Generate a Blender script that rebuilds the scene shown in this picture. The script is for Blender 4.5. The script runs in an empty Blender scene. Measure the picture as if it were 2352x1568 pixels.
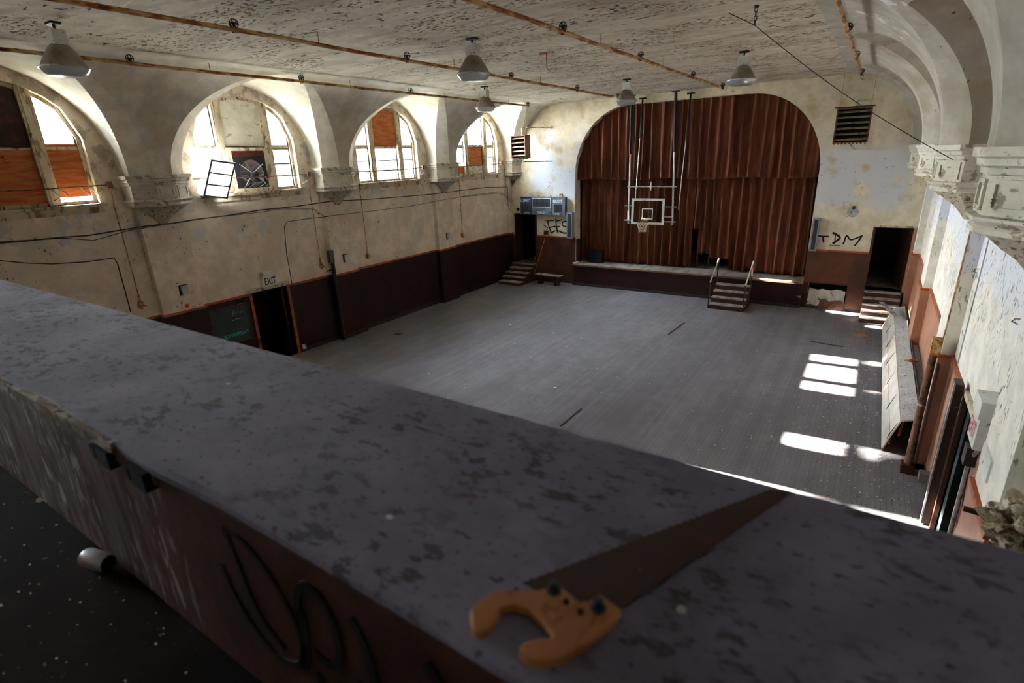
import bpy, bmesh, math, random
from mathutils import Vector, Matrix
from mathutils.geometry import tessellate_polygon
random.seed(7)
C = bpy.context.scene.collection
sc = bpy.context.scene
# ---------------------------------------------------------------- camera
CAM = Vector((14.274, -1.345, 5.554)); FPX = 1221.6; YAW, PITCH, ROLL = 0.593, -0.331, -0.039
def cam_axes():
    cy, sy, cp, sp = math.cos(YAW), math.sin(YAW), math.cos(PITCH), math.sin(PITCH)
    f = Vector((-sy*cp, cy*cp, sp)); r = Vector((cy, sy, 0)); u = r.cross(f)
    c, s = math.cos(ROLL), math.sin(ROLL)
    return c*r+s*u, -s*r+c*u, f
RX, UX, FX = cam_axes()
cd = bpy.data.cameras.new('camera'); cam = bpy.data.objects.new('camera', cd); C.objects.link(cam)
cd.sensor_width = 36; cd.lens = FPX/2352*36; cd.clip_start = .02; cd.clip_end = 300
m = Matrix((RX, UX, -FX)).transposed().to_4x4(); m.translation = CAM; cam.matrix_world = m
cd.dof.use_dof = True; cd.dof.focus_distance = 13; cd.dof.aperture_fstop = 2.2
sc.camera = cam
sc.view_settings.view_transform = 'Standard'; sc.view_settings.look = 'None'; sc.view_settings.gamma = 1
sc.view_settings.use_curve_mapping = False
sc.view_settings.exposure = 3.28
# ---------------------------------------------------------------- sky and sun
SKY = 10.0; SUN = 60.0
w = bpy.data.worlds.new('sky'); sc.world = w; w.use_nodes = True
nt = w.node_tree; bg = nt.nodes['Background']
tc = nt.nodes.new('ShaderNodeTexCoord'); sp = nt.nodes.new('ShaderNodeSeparateXYZ'); nt.links.new(tc.outputs['Generated'], sp.inputs[0])
rp = nt.nodes.new('ShaderNodeValToRGB'); nt.links.new(sp.outputs[2], rp.inputs[0])
rp.color_ramp.elements[0].color = (.93, .96, 1, 1); rp.color_ramp.elements[1].color = (.62, .78, 1, 1)
nt.links.new(rp.outputs[0], bg.inputs[0])
# the sky is brightest low down on the sunny side
dp = nt.nodes.new('ShaderNodeVectorMath'); dp.operation = 'DOT_PRODUCT'; nt.links.new(tc.outputs['Generated'], dp.inputs[0]); dp.inputs[1].default_value = Vector((-1, -.06, .44)).normalized()
mr = nt.nodes.new('ShaderNodeMapRange'); mr.interpolation_type = 'SMOOTHSTEP'; nt.links.new(dp.outputs['Value'], mr.inputs[0]); mr.inputs[1].default_value = .70; mr.inputs[2].default_value = 1.0; mr.inputs[3].default_value = SKY*.42; mr.inputs[4].default_value = SKY*3.6
nt.links.new(mr.outputs[0], bg.inputs[1])
sd = bpy.data.lights.new('sun', 'SUN'); sun = bpy.data.objects.new('sun', sd); C.objects.link(sun)
sd.energy = SUN; sd.angle = .009; sd.color = (1, .95, .87)
sun.rotation_euler = Vector((1, .062, -.407)).to_track_quat('-Z', 'Y').to_euler(); sun.location = (-10, 10, 12)
def portal(x, y, z, sy, sz, sgn):
    l = bpy.data.lights.new('window_daylight', 'AREA'); o = bpy.data.objects.new('window_daylight', l); C.objects.link(o)
    l.shape = 'RECTANGLE'; l.size = sz; l.size_y = sy; l.cycles.is_portal = True
    o.location = (x, y, z); o.rotation_euler = Vector((sgn, 0, 0)).to_track_quat('-Z', 'Y').to_euler()
    # local X must be vertical, local Y along the wall
    o.rotation_euler = Matrix((Vector((0, 0, 1)), Vector((0, sgn, 0)), Vector((-sgn, 0, 0)))).transposed().to_euler()
# ---------------------------------------------------------------- dimensions
W = 15.6; L = 20.3; RC = .18; ZS = 5.5; ZC = 7.72; PIT = 5.22
LP0 = 4.96; RP0 = 4.78           # pilaster centres on the left and right wall
YB = -6.6
HW = 2.2; ZP = 4.85; ZB = 4.2    # wainscot, parapet top, balcony floor
YF, YI = -.19, -.87
# ---------------------------------------------------------------- helpers
def hit(px, py, axis, val):
    d = RX*((px-1176)/FPX) - UX*((py-784)/FPX) + FX
    return CAM + d*((val-CAM[axis])/d[axis])
def lin(c):
    return tuple([(v/255/12.92 if v/255 <= .04045 else ((v/255+.055)/1.055)**2.4) for v in c]+[1])
class MB:
    def __init__(s): s.v = []; s.f = []
    def add(s, vs, fs):
        n = len(s.v); s.v += [Vector(q) for q in vs]; s.f += [tuple(i+n for i in f) for f in fs]; return s
    def box(s, a, b, M=None):
        (x0, y0, z0), (x1, y1, z1) = a, b
        vs = [Vector(q) for q in ((x0,y0,z0),(x1,y0,z0),(x1,y1,z0),(x0,y1,z0),(x0,y0,z1),(x1,y0,z1),(x1,y1,z1),(x0,y1,z1))]
        if M: vs = [M @ q for q in vs]
        return s.add(vs, [(0,3,2,1),(4,5,6,7),(0,1,5,4),(1,2,6,5),(2,3,7,6),(3,0,4,7)])
    def plate(s, outer, holes, fn, t):
        """flat plate with holes; 2D loops, fn(u, v, depth) -> point; thickness t"""
        loops = [outer]+list(holes)
        tris = tessellate_polygon([[Vector((a, b, 0)) for a, b in l] for l in loops])
        flat = [q for l in loops for q in l]; n = len(flat)
        vs = [fn(a, b, 0) for a, b in flat]+[fn(a, b, t) for a, b in flat]
        fs = [tuple(q) for q in tris]+[tuple(i+n for i in reversed(q)) for q in tris]
        k = 0
        for l in loops:
            m_ = len(l)
            for i in range(m_):
                j = (i+1) % m_; fs.append((k+i, k+j, k+j+n, k+i+n))
            k += m_
        return s.add(vs, fs)
    def tube(s, pts, r, n=8, cap=True):
        pts = [Vector(p) for p in pts]; rs = r if isinstance(r, (list, tuple)) else [r]*len(pts)
        base = len(s.v); up = None
        for i, p in enumerate(pts):
            d = (pts[min(i+1, len(pts)-1)]-pts[max(i-1, 0)]).normalized()
            if up is None:
                up = Vector((0, 0, 1)) if abs(d.z) < .9 else Vector((1, 0, 0))
            a = d.cross(up).normalized(); b = a.cross(d).normalized(); up = b
            for k in range(n):
                t = 2*math.pi*k/n; s.v.append(p+(a*math.cos(t)+b*math.sin(t))*rs[i])
        for i in range(len(pts)-1):
            for k in range(n):
                k2 = (k+1) % n; s.f.append((base+i*n+k, base+i*n+k2, base+(i+1)*n+k2, base+(i+1)*n+k))
        if cap:
            s.f.append(tuple(base+k for k in range(n))[::-1]); s.f.append(tuple(base+(len(pts)-1)*n+k for k in range(n)))
        return s
    def lathe(s, prof, c, n=24, axis=None):
        base = len(s.v); c = Vector(c)
        for r, z in prof:
            for k in range(n):
                t = 2*math.pi*k/n; q = Vector((r*math.cos(t), r*math.sin(t), z))
                if axis: q = axis @ q
                s.v.append(c+q)
        for i in range(len(prof)-1):
            for k in range(n):
                k2 = (k+1) % n; s.f.append((base+i*n+k, base+i*n+k2, base+(i+1)*n+k2, base+(i+1)*n+k))
        return s
    def loft(s, rings, closed=True, caps=True):
        base = len(s.v); n = len(rings[0])
        for r in rings: s.v += [Vector(q) for q in r]
        for i in range(len(rings)-1):
            for k in range(n if closed else n-1):
                k2 = (k+1) % n; s.f.append((base+i*n+k, base+i*n+k2, base+(i+1)*n+k2, base+(i+1)*n+k))
        if caps and closed:
            s.f.append(tuple(base+k for k in range(n))[::-1]); s.f.append(tuple(base+(len(rings)-1)*n+k for k in range(n)))
        return s
    def ribbon(s, pts, wd, nrm, t=.004):
        nrm = Vector(nrm); pts = [Vector(p) for p in pts]; ws = wd if isinstance(wd, (list, tuple)) else [wd]*len(pts)
        rings = []
        for i, p in enumerate(pts):
            d = (pts[min(i+1, len(pts)-1)]-pts[max(i-1, 0)]).normalized(); a = d.cross(nrm).normalized()*(ws[i]/2)
            rings.append([p-a, p-a+nrm*t, p+a+nrm*t, p+a])
        return s.loft(rings)
    def build(s, name, mt, par=None, smooth=False, kind=None):
        off = par.location if (par and par.parent is None) else (par.parent.location if par and par.parent.parent is None else Vector((0, 0, 0)))
        me = bpy.data.meshes.new(name); me.from_pydata([tuple(q-off) for q in s.v], [], s.f)
        bm = bmesh.new(); bm.from_mesh(me); bmesh.ops.recalc_face_normals(bm, faces=bm.faces); bm.to_mesh(me); bm.free()
        me.materials.append(mt); me.update()
        if smooth:
            for p in me.polygons: p.use_smooth = True
            try: me.set_sharp_from_angle(angle=math.radians(40))
            except Exception: pass
        o = bpy.data.objects.new(name, me); C.objects.link(o)
        if par: o.parent = par
        if kind: o['kind'] = kind
        return o
# a part of a part keeps the thing's own origin as mesh origin
def tag(o, label, cat, group=None, kind=None):
    o['label'] = label; o['category'] = cat
    if group: o['group'] = group
    if kind: o['kind'] = kind
    return o
def thing(name, label, cat, loc, group=None):
    o = bpy.data.objects.new(name, None); C.objects.link(o); o.location = loc; o.empty_display_size = .1
    return tag(o, label, cat, group)
def struct_empty(name, loc=(0, 0, 0)):
    o = bpy.data.objects.new(name, None); C.objects.link(o); o.location = loc; o['kind'] = 'structure'; return o
def copy_tree(o, par=None):
    c = o.copy(); C.objects.link(c)
    if par: c.parent = par
    for ch in list(o.children): copy_tree(ch, c)
    return c
def text(st, mt, par, name, org, xa, ya, width, height, t=.003):
    cu = bpy.data.curves.new('lettering', 'FONT'); cu.body = st; cu.align_x = 'CENTER'; cu.align_y = 'CENTER'; cu.offset = .012
    to = bpy.data.objects.new('lettering', cu); C.objects.link(to)
    dg = bpy.context.evaluated_depsgraph_get(); me = bpy.data.meshes.new_from_object(to.evaluated_get(dg))
    bpy.data.objects.remove(to)
    xs = [v.co.x for v in me.vertices]; ys = [v.co.y for v in me.vertices]
    cx, cy = (min(xs)+max(xs))/2, (min(ys)+max(ys))/2; sx = width/(max(xs)-min(xs)); sy = height/(max(ys)-min(ys))
    xa = Vector(xa); ya = Vector(ya); nz = xa.cross(ya)
    off = par.location if par else Vector((0, 0, 0))
    for v in me.vertices: v.co = Vector(org)+xa*((v.co.x-cx)*sx)+ya*((v.co.y-cy)*sy)+nz*t-off
    me.materials.append(mt); o = bpy.data.objects.new(name, me); C.objects.link(o)
    if par: o.parent = par
    return o
# ---------------------------------------------------------------- materials
def aged(name, col, rough=.8, layers=(), bump=.0, bscale=40, metal=0, var=.12, vscale=3, coord='Object', spec=.3):
    """base colour + wear layers: dict(c, s=(x,y,z) noise scale, t threshold, w softness, m=(scale, thresh, soft) patch mask, box=((axis, lo, hi, soft),...))"""
    m_ = bpy.data.materials.new(name); m_.use_nodes = True; t = m_.node_tree; N = t.nodes; Lk = t.links
    b = N['Principled BSDF']; b.inputs['Roughness'].default_value = rough; b.inputs['Metallic'].default_value = metal
    b.inputs['Specular IOR Level'].default_value = spec
    tc = N.new('ShaderNodeTexCoord'); co = tc.outputs[coord]
    def noise(scale, det=4, seed=0):
        mp = N.new('ShaderNodeMapping'); Lk.new(co, mp.inputs[0]); mp.inputs['Scale'].default_value = scale if isinstance(scale, tuple) else (scale,)*3
        mp.inputs['Location'].default_value = (seed*3.1, seed*7.7, seed*1.3)
        n = N.new('ShaderNodeTexNoise'); n.inputs['Scale'].default_value = 1; n.inputs['Detail'].default_value = det; n.inputs['Roughness'].default_value = .6
        Lk.new(mp.outputs[0], n.inputs['Vector']); return n.outputs['Fac']
    def step(fac, th, soft):
        r = N.new('ShaderNodeMapRange'); r.interpolation_type = 'SMOOTHSTEP'; r.inputs[1].default_value = th-soft; r.inputs[2].default_value = th+soft
        Lk.new(fac, r.inputs[0]); return r.outputs[0]
    def mul(a, b_):
        q = N.new('ShaderNodeMath'); q.operation = 'MULTIPLY'; Lk.new(a, q.inputs[0])
        if isinstance(b_, (int, float)): q.inputs[1].default_value = b_
        else: Lk.new(b_, q.inputs[1])
        return q.outputs[0]
    c0 = lin(col)
    mx = N.new('ShaderNodeMix'); mx.data_type = 'RGBA'
    mx.inputs[6].default_value = tuple(v*(1-var) for v in c0[:3])+(1,); mx.inputs[7].default_value = tuple(min(1, v*(1+var)) for v in c0[:3])+(1,)
    Lk.new(step(noise(vscale, 3), .5, .2), mx.inputs[0]); cur = mx.outputs[2]
    sep = None
    for i, la in enumerate(layers):
        f = step(noise(la['s'], la.get('d', 5), i+1), la['t'], la.get('w', .02)) if la.get('s') else None
        if la.get('m'): 
            g = step(noise(la['m'][0], 3, i+11), la['m'][1], la['m'][2]); f = mul(f, g) if f else g
        for ax, lo, hi, so in la.get('box', ()):
            if sep is None: sep = N.new('ShaderNodeSeparateXYZ'); Lk.new(co, sep.inputs[0])
            wob = N.new('ShaderNodeMath'); wob.operation = 'MULTIPLY_ADD'; Lk.new(noise(1.6, 4, i+20), wob.inputs[0]); wob.inputs[1].default_value = la.get('wob', .8); Lk.new(sep.outputs[ax], wob.inputs[2])
            hb = la.get('wob', .8)*.5
            if lo is not None: g = step(wob.outputs[0], lo+hb, so); f = mul(f, g) if f else g
            if hi is not None:
                g = step(wob.outputs[0], hi+hb, so); iv = N.new('ShaderNodeMath'); iv.operation = 'SUBTRACT'; iv.inputs[0].default_value = 1; Lk.new(g, iv.inputs[1]); f = mul(f, iv.outputs[0]) if f else iv.outputs[0]
        if la.get('a'): f = mul(f, la['a'])
        mx = N.new('ShaderNodeMix'); mx.data_type = 'RGBA'; Lk.new(f, mx.inputs[0]); Lk.new(cur, mx.inputs[6]); mx.inputs[7].default_value = lin(la['c']); cur = mx.outputs[2]
    Lk.new(cur, b.inputs['Base Color'])
    if bump:
        bp = N.new('ShaderNodeBump'); bp.inputs['Strength'].default_value = bump; bp.inputs['Distance'].default_value = .02
        Lk.new(noise(bscale, 6, 5), bp.inputs['Height']); Lk.new(bp.outputs[0], b.inputs['Normal'])
    return m_
def glassy(name, kind):
    m_ = bpy.data.materials.new(name); m_.use_nodes = True; t = m_.node_tree; N = t.nodes; Lk = t.links
    out = N['Material Output']; N.remove(N['Principled BSDF'])
    mx = N.new('ShaderNodeMixShader')
    if kind == 'clear':
        a = N.new('ShaderNodeBsdfTransparent'); a.inputs[0].default_value = (.93, .95, .94, 1); g = N.new('ShaderNodeBsdfGlossy'); g.inputs['Roughness'].default_value = .03
        mx.inputs[0].default_value = .06
    elif kind == 'frost':
        a = N.new('ShaderNodeBsdfTranslucent'); a.inputs[0].default_value = (.40, .41, .42, 1); g = N.new('ShaderNodeBsdfDiffuse'); g.inputs[0].default_value = (.75, .76, .76, 1)
        mx.inputs[0].default_value = .2
    elif kind == 'lens':
        a = N.new('ShaderNodeBsdfTranslucent'); a.inputs[0].default_value = (.9, .93, .93, 1); g = N.new('ShaderNodeBsdfGlossy'); g.inputs['Roughness'].default_value = .25
        mx.inputs[0].default_value = .35
    else:
        a = N.new('ShaderNodeBsdfTransparent'); a.inputs[0].default_value = (.75, .78, .78, 1); g = N.new('ShaderNodeBsdfDiffuse'); g.inputs[0].default_value = (.6, .62, .6, 1)
        mx.inputs[0].default_value = .5
    Lk.new(a.outputs[0], mx.inputs[1]); Lk.new(g.outputs[0], mx.inputs[2]); Lk.new(mx.outputs[0], out.inputs[0]); return m_
FL = dict(c=(70, 58, 44), s=(9, 14, 14), t=.62, w=.015, m=(.9, .56, .08))
m_wall = aged('cream_plaster', (220, 206, 187), .85, [
    dict(c=(192, 191, 190), s=(2.2, 2.2, 2.2), t=.565, w=.03, box=((2, 3.9, 5.3, .25),), wob=1.2, d=7),
    dict(c=(200, 186, 163), s=(.9, .9, .7), t=.56, w=.14),
    dict(c=(120, 112, 96), s=(3, 3, 3), t=.55, w=.06, box=((2, 4.7, None, .3),), a=.6, d=8),
    dict(c=(84, 70, 50), s=(13, 13, 9), t=.66, w=.015, m=(1.0, .52, .06)),
    dict(c=(66, 52, 38), s=(11, 11, 9), t=.645, w=.012, m=(2.2, .58, .05), box=((2, 3.4, 5.0, .2),))], bump=.12, bscale=14)
m_wallr = aged('cream_plaster_right', (222, 216, 202), .8, [
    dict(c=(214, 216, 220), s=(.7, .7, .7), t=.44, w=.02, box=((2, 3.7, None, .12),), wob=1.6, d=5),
    dict(c=(98, 86, 66), s=(26, 26, 8), t=.60, w=.015, m=(.8, .47, .1), box=((2, 2.9, None, .3),), d=3),
    dict(c=(80, 66, 46), s=(9, 9, 5), t=.66, w=.015, m=(1.6, .55, .06))], bump=.18, bscale=12)
m_wallf = aged('stage_wall_plaster', (206, 194, 168), .85, [
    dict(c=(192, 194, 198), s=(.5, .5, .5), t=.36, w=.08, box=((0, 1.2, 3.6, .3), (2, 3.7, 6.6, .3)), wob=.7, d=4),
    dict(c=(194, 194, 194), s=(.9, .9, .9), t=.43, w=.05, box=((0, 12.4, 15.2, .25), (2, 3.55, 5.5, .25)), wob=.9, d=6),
    dict(c=(84, 70, 50), s=(12, 12, 16), t=.655, w=.015, m=(1.1, .5, .06), box=((2, 3.2, 6, .3),)),
    dict(c=(180, 160, 124), s=(1.1, 1.1, 1.1), t=.6, w=.08)], bump=.1, bscale=10)
m_vault = aged('vault_plaster', (203, 198, 184), .85, [
    dict(c=(182, 172, 150), s=(.8, .8, .8), t=.57, w=.1),
    dict(c=(90, 76, 52), s=(9, 9, 9), t=.70, w=.015, m=(1.1, .56, .05))], bump=.06, bscale=9)
m_ceil = aged('ceiling_plaster', (200, 190, 172), .9, [
    dict(c=(176, 164, 146), s=(.6, 2.2, 1), t=.55, w=.1),
    dict(c=(214, 212, 208), s=(1.2, 6, 1), t=.66, w=.02),
    dict(c=(150, 130, 104), s=(1.6, 5, 1), t=.6, w=.05, m=(.5, .52, .08), a=.6),
    dict(c=(92, 76, 50), s=(9, 19, 5), t=.57, w=.012, m=((.3, .9, 1), .515, .03), d=3),
    dict(c=(60, 46, 32), s=(4.5, 9, 5), t=.61, w=.012, m=((.4, 1.1, 1), .53, .04), d=3)], bump=.15, bscale=8)
m_corb = aged('corbel_plaster', (196, 190, 174), .85, [
    dict(c=(120, 104, 78), s=(6, 6, 9), t=.6, w=.03, a=.8), dict(c=(66, 54, 36), s=(16, 16, 30), t=.66, w=.02)], bump=.3, bscale=26)
m_acan = aged('corbel_leafwork', (182, 171, 148), .9, [dict(c=(104, 88, 60), s=14, t=.58, w=.05)], bump=1.0, bscale=22)
m_wainl = aged('dark_maroon_wainscot', (46, 22, 20), .5, [dict(c=(34, 18, 17), s=(1.2, 1.2, .7), t=.55, w=.1), dict(c=(92, 60, 52), s=(26, 26, 8), t=.72, w=.02)], bump=.05, bscale=5, spec=.25)
m_wainf = aged('red_brown_wainscot', (84, 50, 36), .5, [dict(c=(62, 37, 28), s=(1.0, 1.2, .8), t=.55, w=.1)], bump=.05, bscale=5, spec=.25)
m_wain = aged('tan_brown_wainscot_paint', (166, 118, 94), .42, [
    dict(c=(150, 102, 78), s=(1.2, 1.2, .7), t=.55, w=.1), dict(c=(170, 130, 105), s=(30, 30, 8), t=.72, w=.02)], bump=.05, bscale=5, spec=.4)
m_rail = aged('orange_brown_trim', (160, 80, 42), .45, [dict(c=(90, 50, 30), s=(6, 2, 6), t=.6, w=.05)])
m_dark = aged('dark_brown_wood', (62, 38, 28), .5, [dict(c=(110, 90, 76), s=(3, 3, 20), t=.68, w=.04)])
m_base = aged('dark_baseboard', (48, 40, 38), .6, [dict(c=(120, 112, 104), s=(8, 3, 8), t=.66, w=.03)])
def floor_mat():
    m_ = aged('dusty_gym_floor', (118, 114, 117), .62, [
        dict(c=(108, 103, 105), s=(.35, .16, 1), t=.52, w=.2),
        dict(c=(140, 136, 138), s=(1.1, .5, 1), t=.6, w=.2, a=.5),
        dict(c=(112, 98, 90), s=(5, .6, 1), t=.66, w=.06, a=.4),
        dict(c=(84, 72, 62), s=(34, 20, 1), t=.67, w=.015, m=(.8, .5, .1)),
        dict(c=(190, 184, 176), s=(44, 30, 1), t=.69, w=.015, box=((0, 13.2, None, .5),)),
        dict(c=(58, 48, 38), s=(26, 20, 1), t=.62, w=.015, box=((0, 14.2, None, .5),), m=(1.2, .48, .08))], bump=.05, bscale=20, spec=.35)
    t = m_.node_tree; N = t.nodes; b = N['Principled BSDF']; b.inputs['Roughness'].default_value = .9; b.inputs['Specular IOR Level'].default_value = .12; old = b.inputs['Base Color'].links[0].from_socket
    tcn = N.new('ShaderNodeTexCoord'); sx = N.new('ShaderNodeSeparateXYZ'); t.links.new(tcn.outputs['Object'], sx.inputs[0])
    q = N.new('ShaderNodeMath'); q.operation = 'FRACT'; mm = N.new('ShaderNodeMath'); mm.operation = 'MULTIPLY'; mm.inputs[1].default_value = 1/.083
    t.links.new(sx.outputs[0], mm.inputs[0]); t.links.new(mm.outputs[0], q.inputs[0])
    g = N.new('ShaderNodeMath'); g.operation = 'LESS_THAN'; g.inputs[1].default_value = .07; t.links.new(q.outputs[0], g.inputs[0])
    g2 = N.new('ShaderNodeMath'); g2.operation = 'MULTIPLY'; g2.inputs[1].default_value = .38; t.links.new(g.outputs[0], g2.inputs[0])
    fl = N.new('ShaderNodeMath'); fl.operation = 'FLOOR'; t.links.new(mm.outputs[0], fl.inputs[0])
    wn = N.new('ShaderNodeTexWhiteNoise'); wn.noise_dimensions = '1D'; t.links.new(fl.outputs[0], wn.inputs['W'])
    v = N.new('ShaderNodeMath'); v.operation = 'MULTIPLY_ADD'; v.inputs[1].default_value = .14; v.inputs[2].default_value = .93; t.links.new(wn.outputs['Value'], v.inputs[0])
    hv = N.new('ShaderNodeHueSaturation'); t.links.new(v.outputs[0], hv.inputs['Value']); t.links.new(old, hv.inputs['Color'])
    mx = N.new('ShaderNodeMix'); mx.data_type = 'RGBA'; t.links.new(g2.outputs[0], mx.inputs[0]); t.links.new(hv.outputs[0], mx.inputs[6]); mx.inputs[7].default_value = lin((60, 48, 42))
    t.links.new(mx.outputs[2], b.inputs['Base Color']); return m_
m_floor = floor_mat()
m_cap = aged('dusty_parapet_cap', (126, 124, 146), .75, [
    dict(c=(108, 106, 126), s=3.0, t=.5, w=.15),
    dict(c=(62, 58, 60), s=(16, 30, 9), t=.565, w=.035, m=(2.5, .47, .1), a=.8, d=6),
    dict(c=(48, 42, 42), s=(34, 60, 20), t=.64, w=.02, d=4, a=.8),
    dict(c=(96, 70, 56), s=(6, 6, 6), t=.68, w=.04, a=.7)], bump=.18, bscale=60)
m_parf = aged('parapet_brown_face', (80, 46, 36), .5, [
    dict(c=(62, 38, 30), s=(3, 3, 2), t=.52, w=.1),
    dict(c=(190, 184, 182), s=(30, 30, 7), t=.57, w=.04, m=((3, 3, 1.2), .50, .08), box=((0, None, .35, .2),), wob=.3, d=4),
    dict(c=(120, 108, 104), s=(16, 16, 3), t=.5, w=.1, box=((0, None, .2, .3),), wob=.3, a=.7),
    dict(c=(200, 196, 196), s=(34, 34, 14), t=.74, w=.015, m=(5, .55, .05), d=3)], bump=.2, bscale=30)
m_bfloor = aged('balcony_floor_paint', (44, 30, 27), .9, [dict(c=(28, 24, 24), s=1.4, t=.5, w=.12), dict(c=(150, 142, 132), s=45, t=.70, w=.02)], bump=.08, bscale=30, spec=.08)
m_frame = aged('weathered_window_paint', (190, 176, 150), .7, [dict(c=(104, 90, 68), s=(6, 6, 2.2), t=.56, w=.06, a=.8), dict(c=(70, 58, 44), s=(16, 16, 5), t=.64, w=.03)], bump=.15, bscale=30)
m_sash = aged('grey_steel_sash', (92, 90, 86), .5, [dict(c=(90, 80, 68), s=8, t=.6, w=.05)])
m_ply = aged('orange_plywood', (178, 104, 52), .65, [dict(c=(160, 82, 32), s=(2.2, 2.2, 16), t=.52, w=.06), dict(c=(84, 44, 24), s=(2.5, 2.5, 5), t=.69, w=.03)], bump=.05)
m_plyb = aged('burnt_board', (52, 26, 18), .6, [dict(c=(96, 46, 24), s=3, t=.6, w=.1)])
m_white = aged('white_panel_board', (206, 202, 184), .7, [dict(c=(150, 138, 110), s=(2, 2, 5), t=.62, w=.05)])
m_clear = glassy('clear_glass', 'clear'); m_frost = glassy('frosted_glass', 'frost'); m_dirty = glassy('dusty_backboard_glass', 'dirty')
m_steel = aged('galvanised_steel', (168, 170, 172), .45, [dict(c=(120, 116, 110), s=12, t=.58, w=.06)], metal=.6)
m_bsteel = aged('black_steel', (34, 33, 34), .5)
m_rust = aged('rusty_pipe', (190, 160, 112), .6, [dict(c=(150, 88, 40), s=(8, 3, 8), t=.5, w=.06), dict(c=(90, 52, 28), s=(14, 6, 14), t=.62, w=.03)])
m_wire = aged('dark_cable', (52, 46, 40), .7)
m_shade = aged('lamp_shade_grey', (150, 142, 126), .4, [dict(c=(118, 108, 92), s=2.5, t=.5, w=.15)], metal=.25)
m_lens = glassy('lamp_lens', 'lens')
m_curt = aged('rust_red_curtain', (114, 64, 44), .8, [dict(c=(84, 46, 32), s=(6, 6, .6), t=.5, w=.12)], bump=.05, bscale=60, spec=.2)
m_stage = aged('stage_floor', (150, 142, 138), .7, [dict(c=(112, 98, 88), s=(3, 1, 1), t=.54, w=.1), dict(c=(60, 50, 44), s=20, t=.68, w=.02)])
m_tread = aged('worn_tread', (158, 150, 146), .7, [dict(c=(110, 98, 90), s=4, t=.54, w=.08)])
m_blk = aged('black_spray_paint', (14, 14, 15), .5, var=.02)
m_wpaint = aged('white_spray_fill', (188, 182, 170), .8)
m_boxw = aged('off_white_metal', (200, 200, 194), .5, [dict(c=(120, 108, 92), s=10, t=.66, w=.03)])
m_red = aged('red_letter', (170, 28, 40), .5); m_rspray = aged('red_spray', (220, 50, 30), .6)
m_lett = aged('dark_letter', (46, 30, 44), .6)
m_sbg = aged('scoreboard_grey', (104, 112, 124), .5, [dict(c=(84, 90, 100), s=5, t=.55, w=.08)]); m_sbb = aged('scoreboard_blue', (30, 44, 116), .5)
m_sbd = aged('scoreboard_dark', (62, 66, 74), .6); m_sbk = aged('scoreboard_black', (22, 24, 28), .6); m_wl = aged('white_lettering', (226, 228, 230), .5)
m_spk = aged('speaker_grey', (130, 138, 146), .5); m_grill = aged('speaker_grille', (56, 54, 54), .8)
m_rustb = aged('rusty_brown_metal', (110, 74, 52), .6, [dict(c=(60, 38, 26), s=8, t=.55, w=.05)]); m_louv = aged('heater_louver', (150, 132, 108), .5, [dict(c=(96, 76, 56), s=5, t=.56, w=.08)])
m_chalk = aged('green_chalkboard', (48, 62, 62), .6, [dict(c=(66, 80, 80), s=2, t=.55, w=.15)])
m_cyan = aged('cyan_chalk', (60, 190, 190), .8); m_chw = aged('white_chalk', (180, 190, 190), .8)
m_bleach = aged('bleacher_laminate', (188, 180, 168), .5, [dict(c=(150, 138, 122), s=(3, 1, 3), t=.58, w=.1)], spec=.4)
m_bltop = aged('bleacher_dusty_top', (176, 172, 166), .8, [dict(c=(66, 54, 44), s=(34, 26, 20), t=.60, w=.02, m=(2, .42, .1))])
m_bk = aged('void_black', (8, 7, 7), .9, var=.01)
m_chip = aged('paint_chips', (204, 200, 188), .8, var=.25, vscale=30)
m_sawb = aged('rusted_saw_steel', (64, 46, 42), .6, [dict(c=(76, 48, 38), s=14, t=.58, w=.1), dict(c=(150, 140, 138), s=60, t=.72, w=.02)], metal=.2, bump=.08, bscale=90)
m_sawh = aged('saw_handle_wood', (166, 110, 62), .45, [dict(c=(140, 80, 36), s=(30, 8, 30), t=.56, w=.06), dict(c=(96, 48, 22), s=9, t=.68, w=.04)], spec=.5)
m_screw = aged('saw_screw_steel', (60, 66, 74), .35, metal=.7)
m_can = aged('can_silver', (176, 178, 186), .35, [dict(c=(206, 104, 72), s=(6, 6, 6), t=.5, w=.03)], metal=.5)
m_leaf = aged('tree_leaves', (96, 140, 58), .7, [dict(c=(150, 184, 100), s=1.5, t=.5, w=.15)]); m_bark = aged('tree_bark', (92, 78, 62), .9)
m_debr = aged('plaster_rubble', (168, 154, 126), .9, [dict(c=(92, 76, 52), s=9, t=.52, w=.05), dict(c=(226, 222, 212), s=14, t=.6, w=.04)], bump=.8, bscale=30)
m_pap = aged('crumpled_white_sheet', (214, 210, 202), .8, [dict(c=(90, 72, 56), s=5, t=.62, w=.04)])
m_rope = aged('net_cord', (206, 200, 188), .8); m_hoopr = aged('hoop_rim_paint', (120, 70, 50), .5)
m_blue = aged('dark_blue_clamp', (18, 22, 32), .5)
m_ostain = aged('orange_powder', (196, 112, 50), .9)
# ================================================================ setting
S_ = lambda nm, mb, mt, par=None, sm=False: mb.build(nm, mt, par, sm, None if par else 'structure')
S_('floor', MB().box((-.6, YB, -.3), (W+.6, L+.1, 0)), m_floor)
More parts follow.
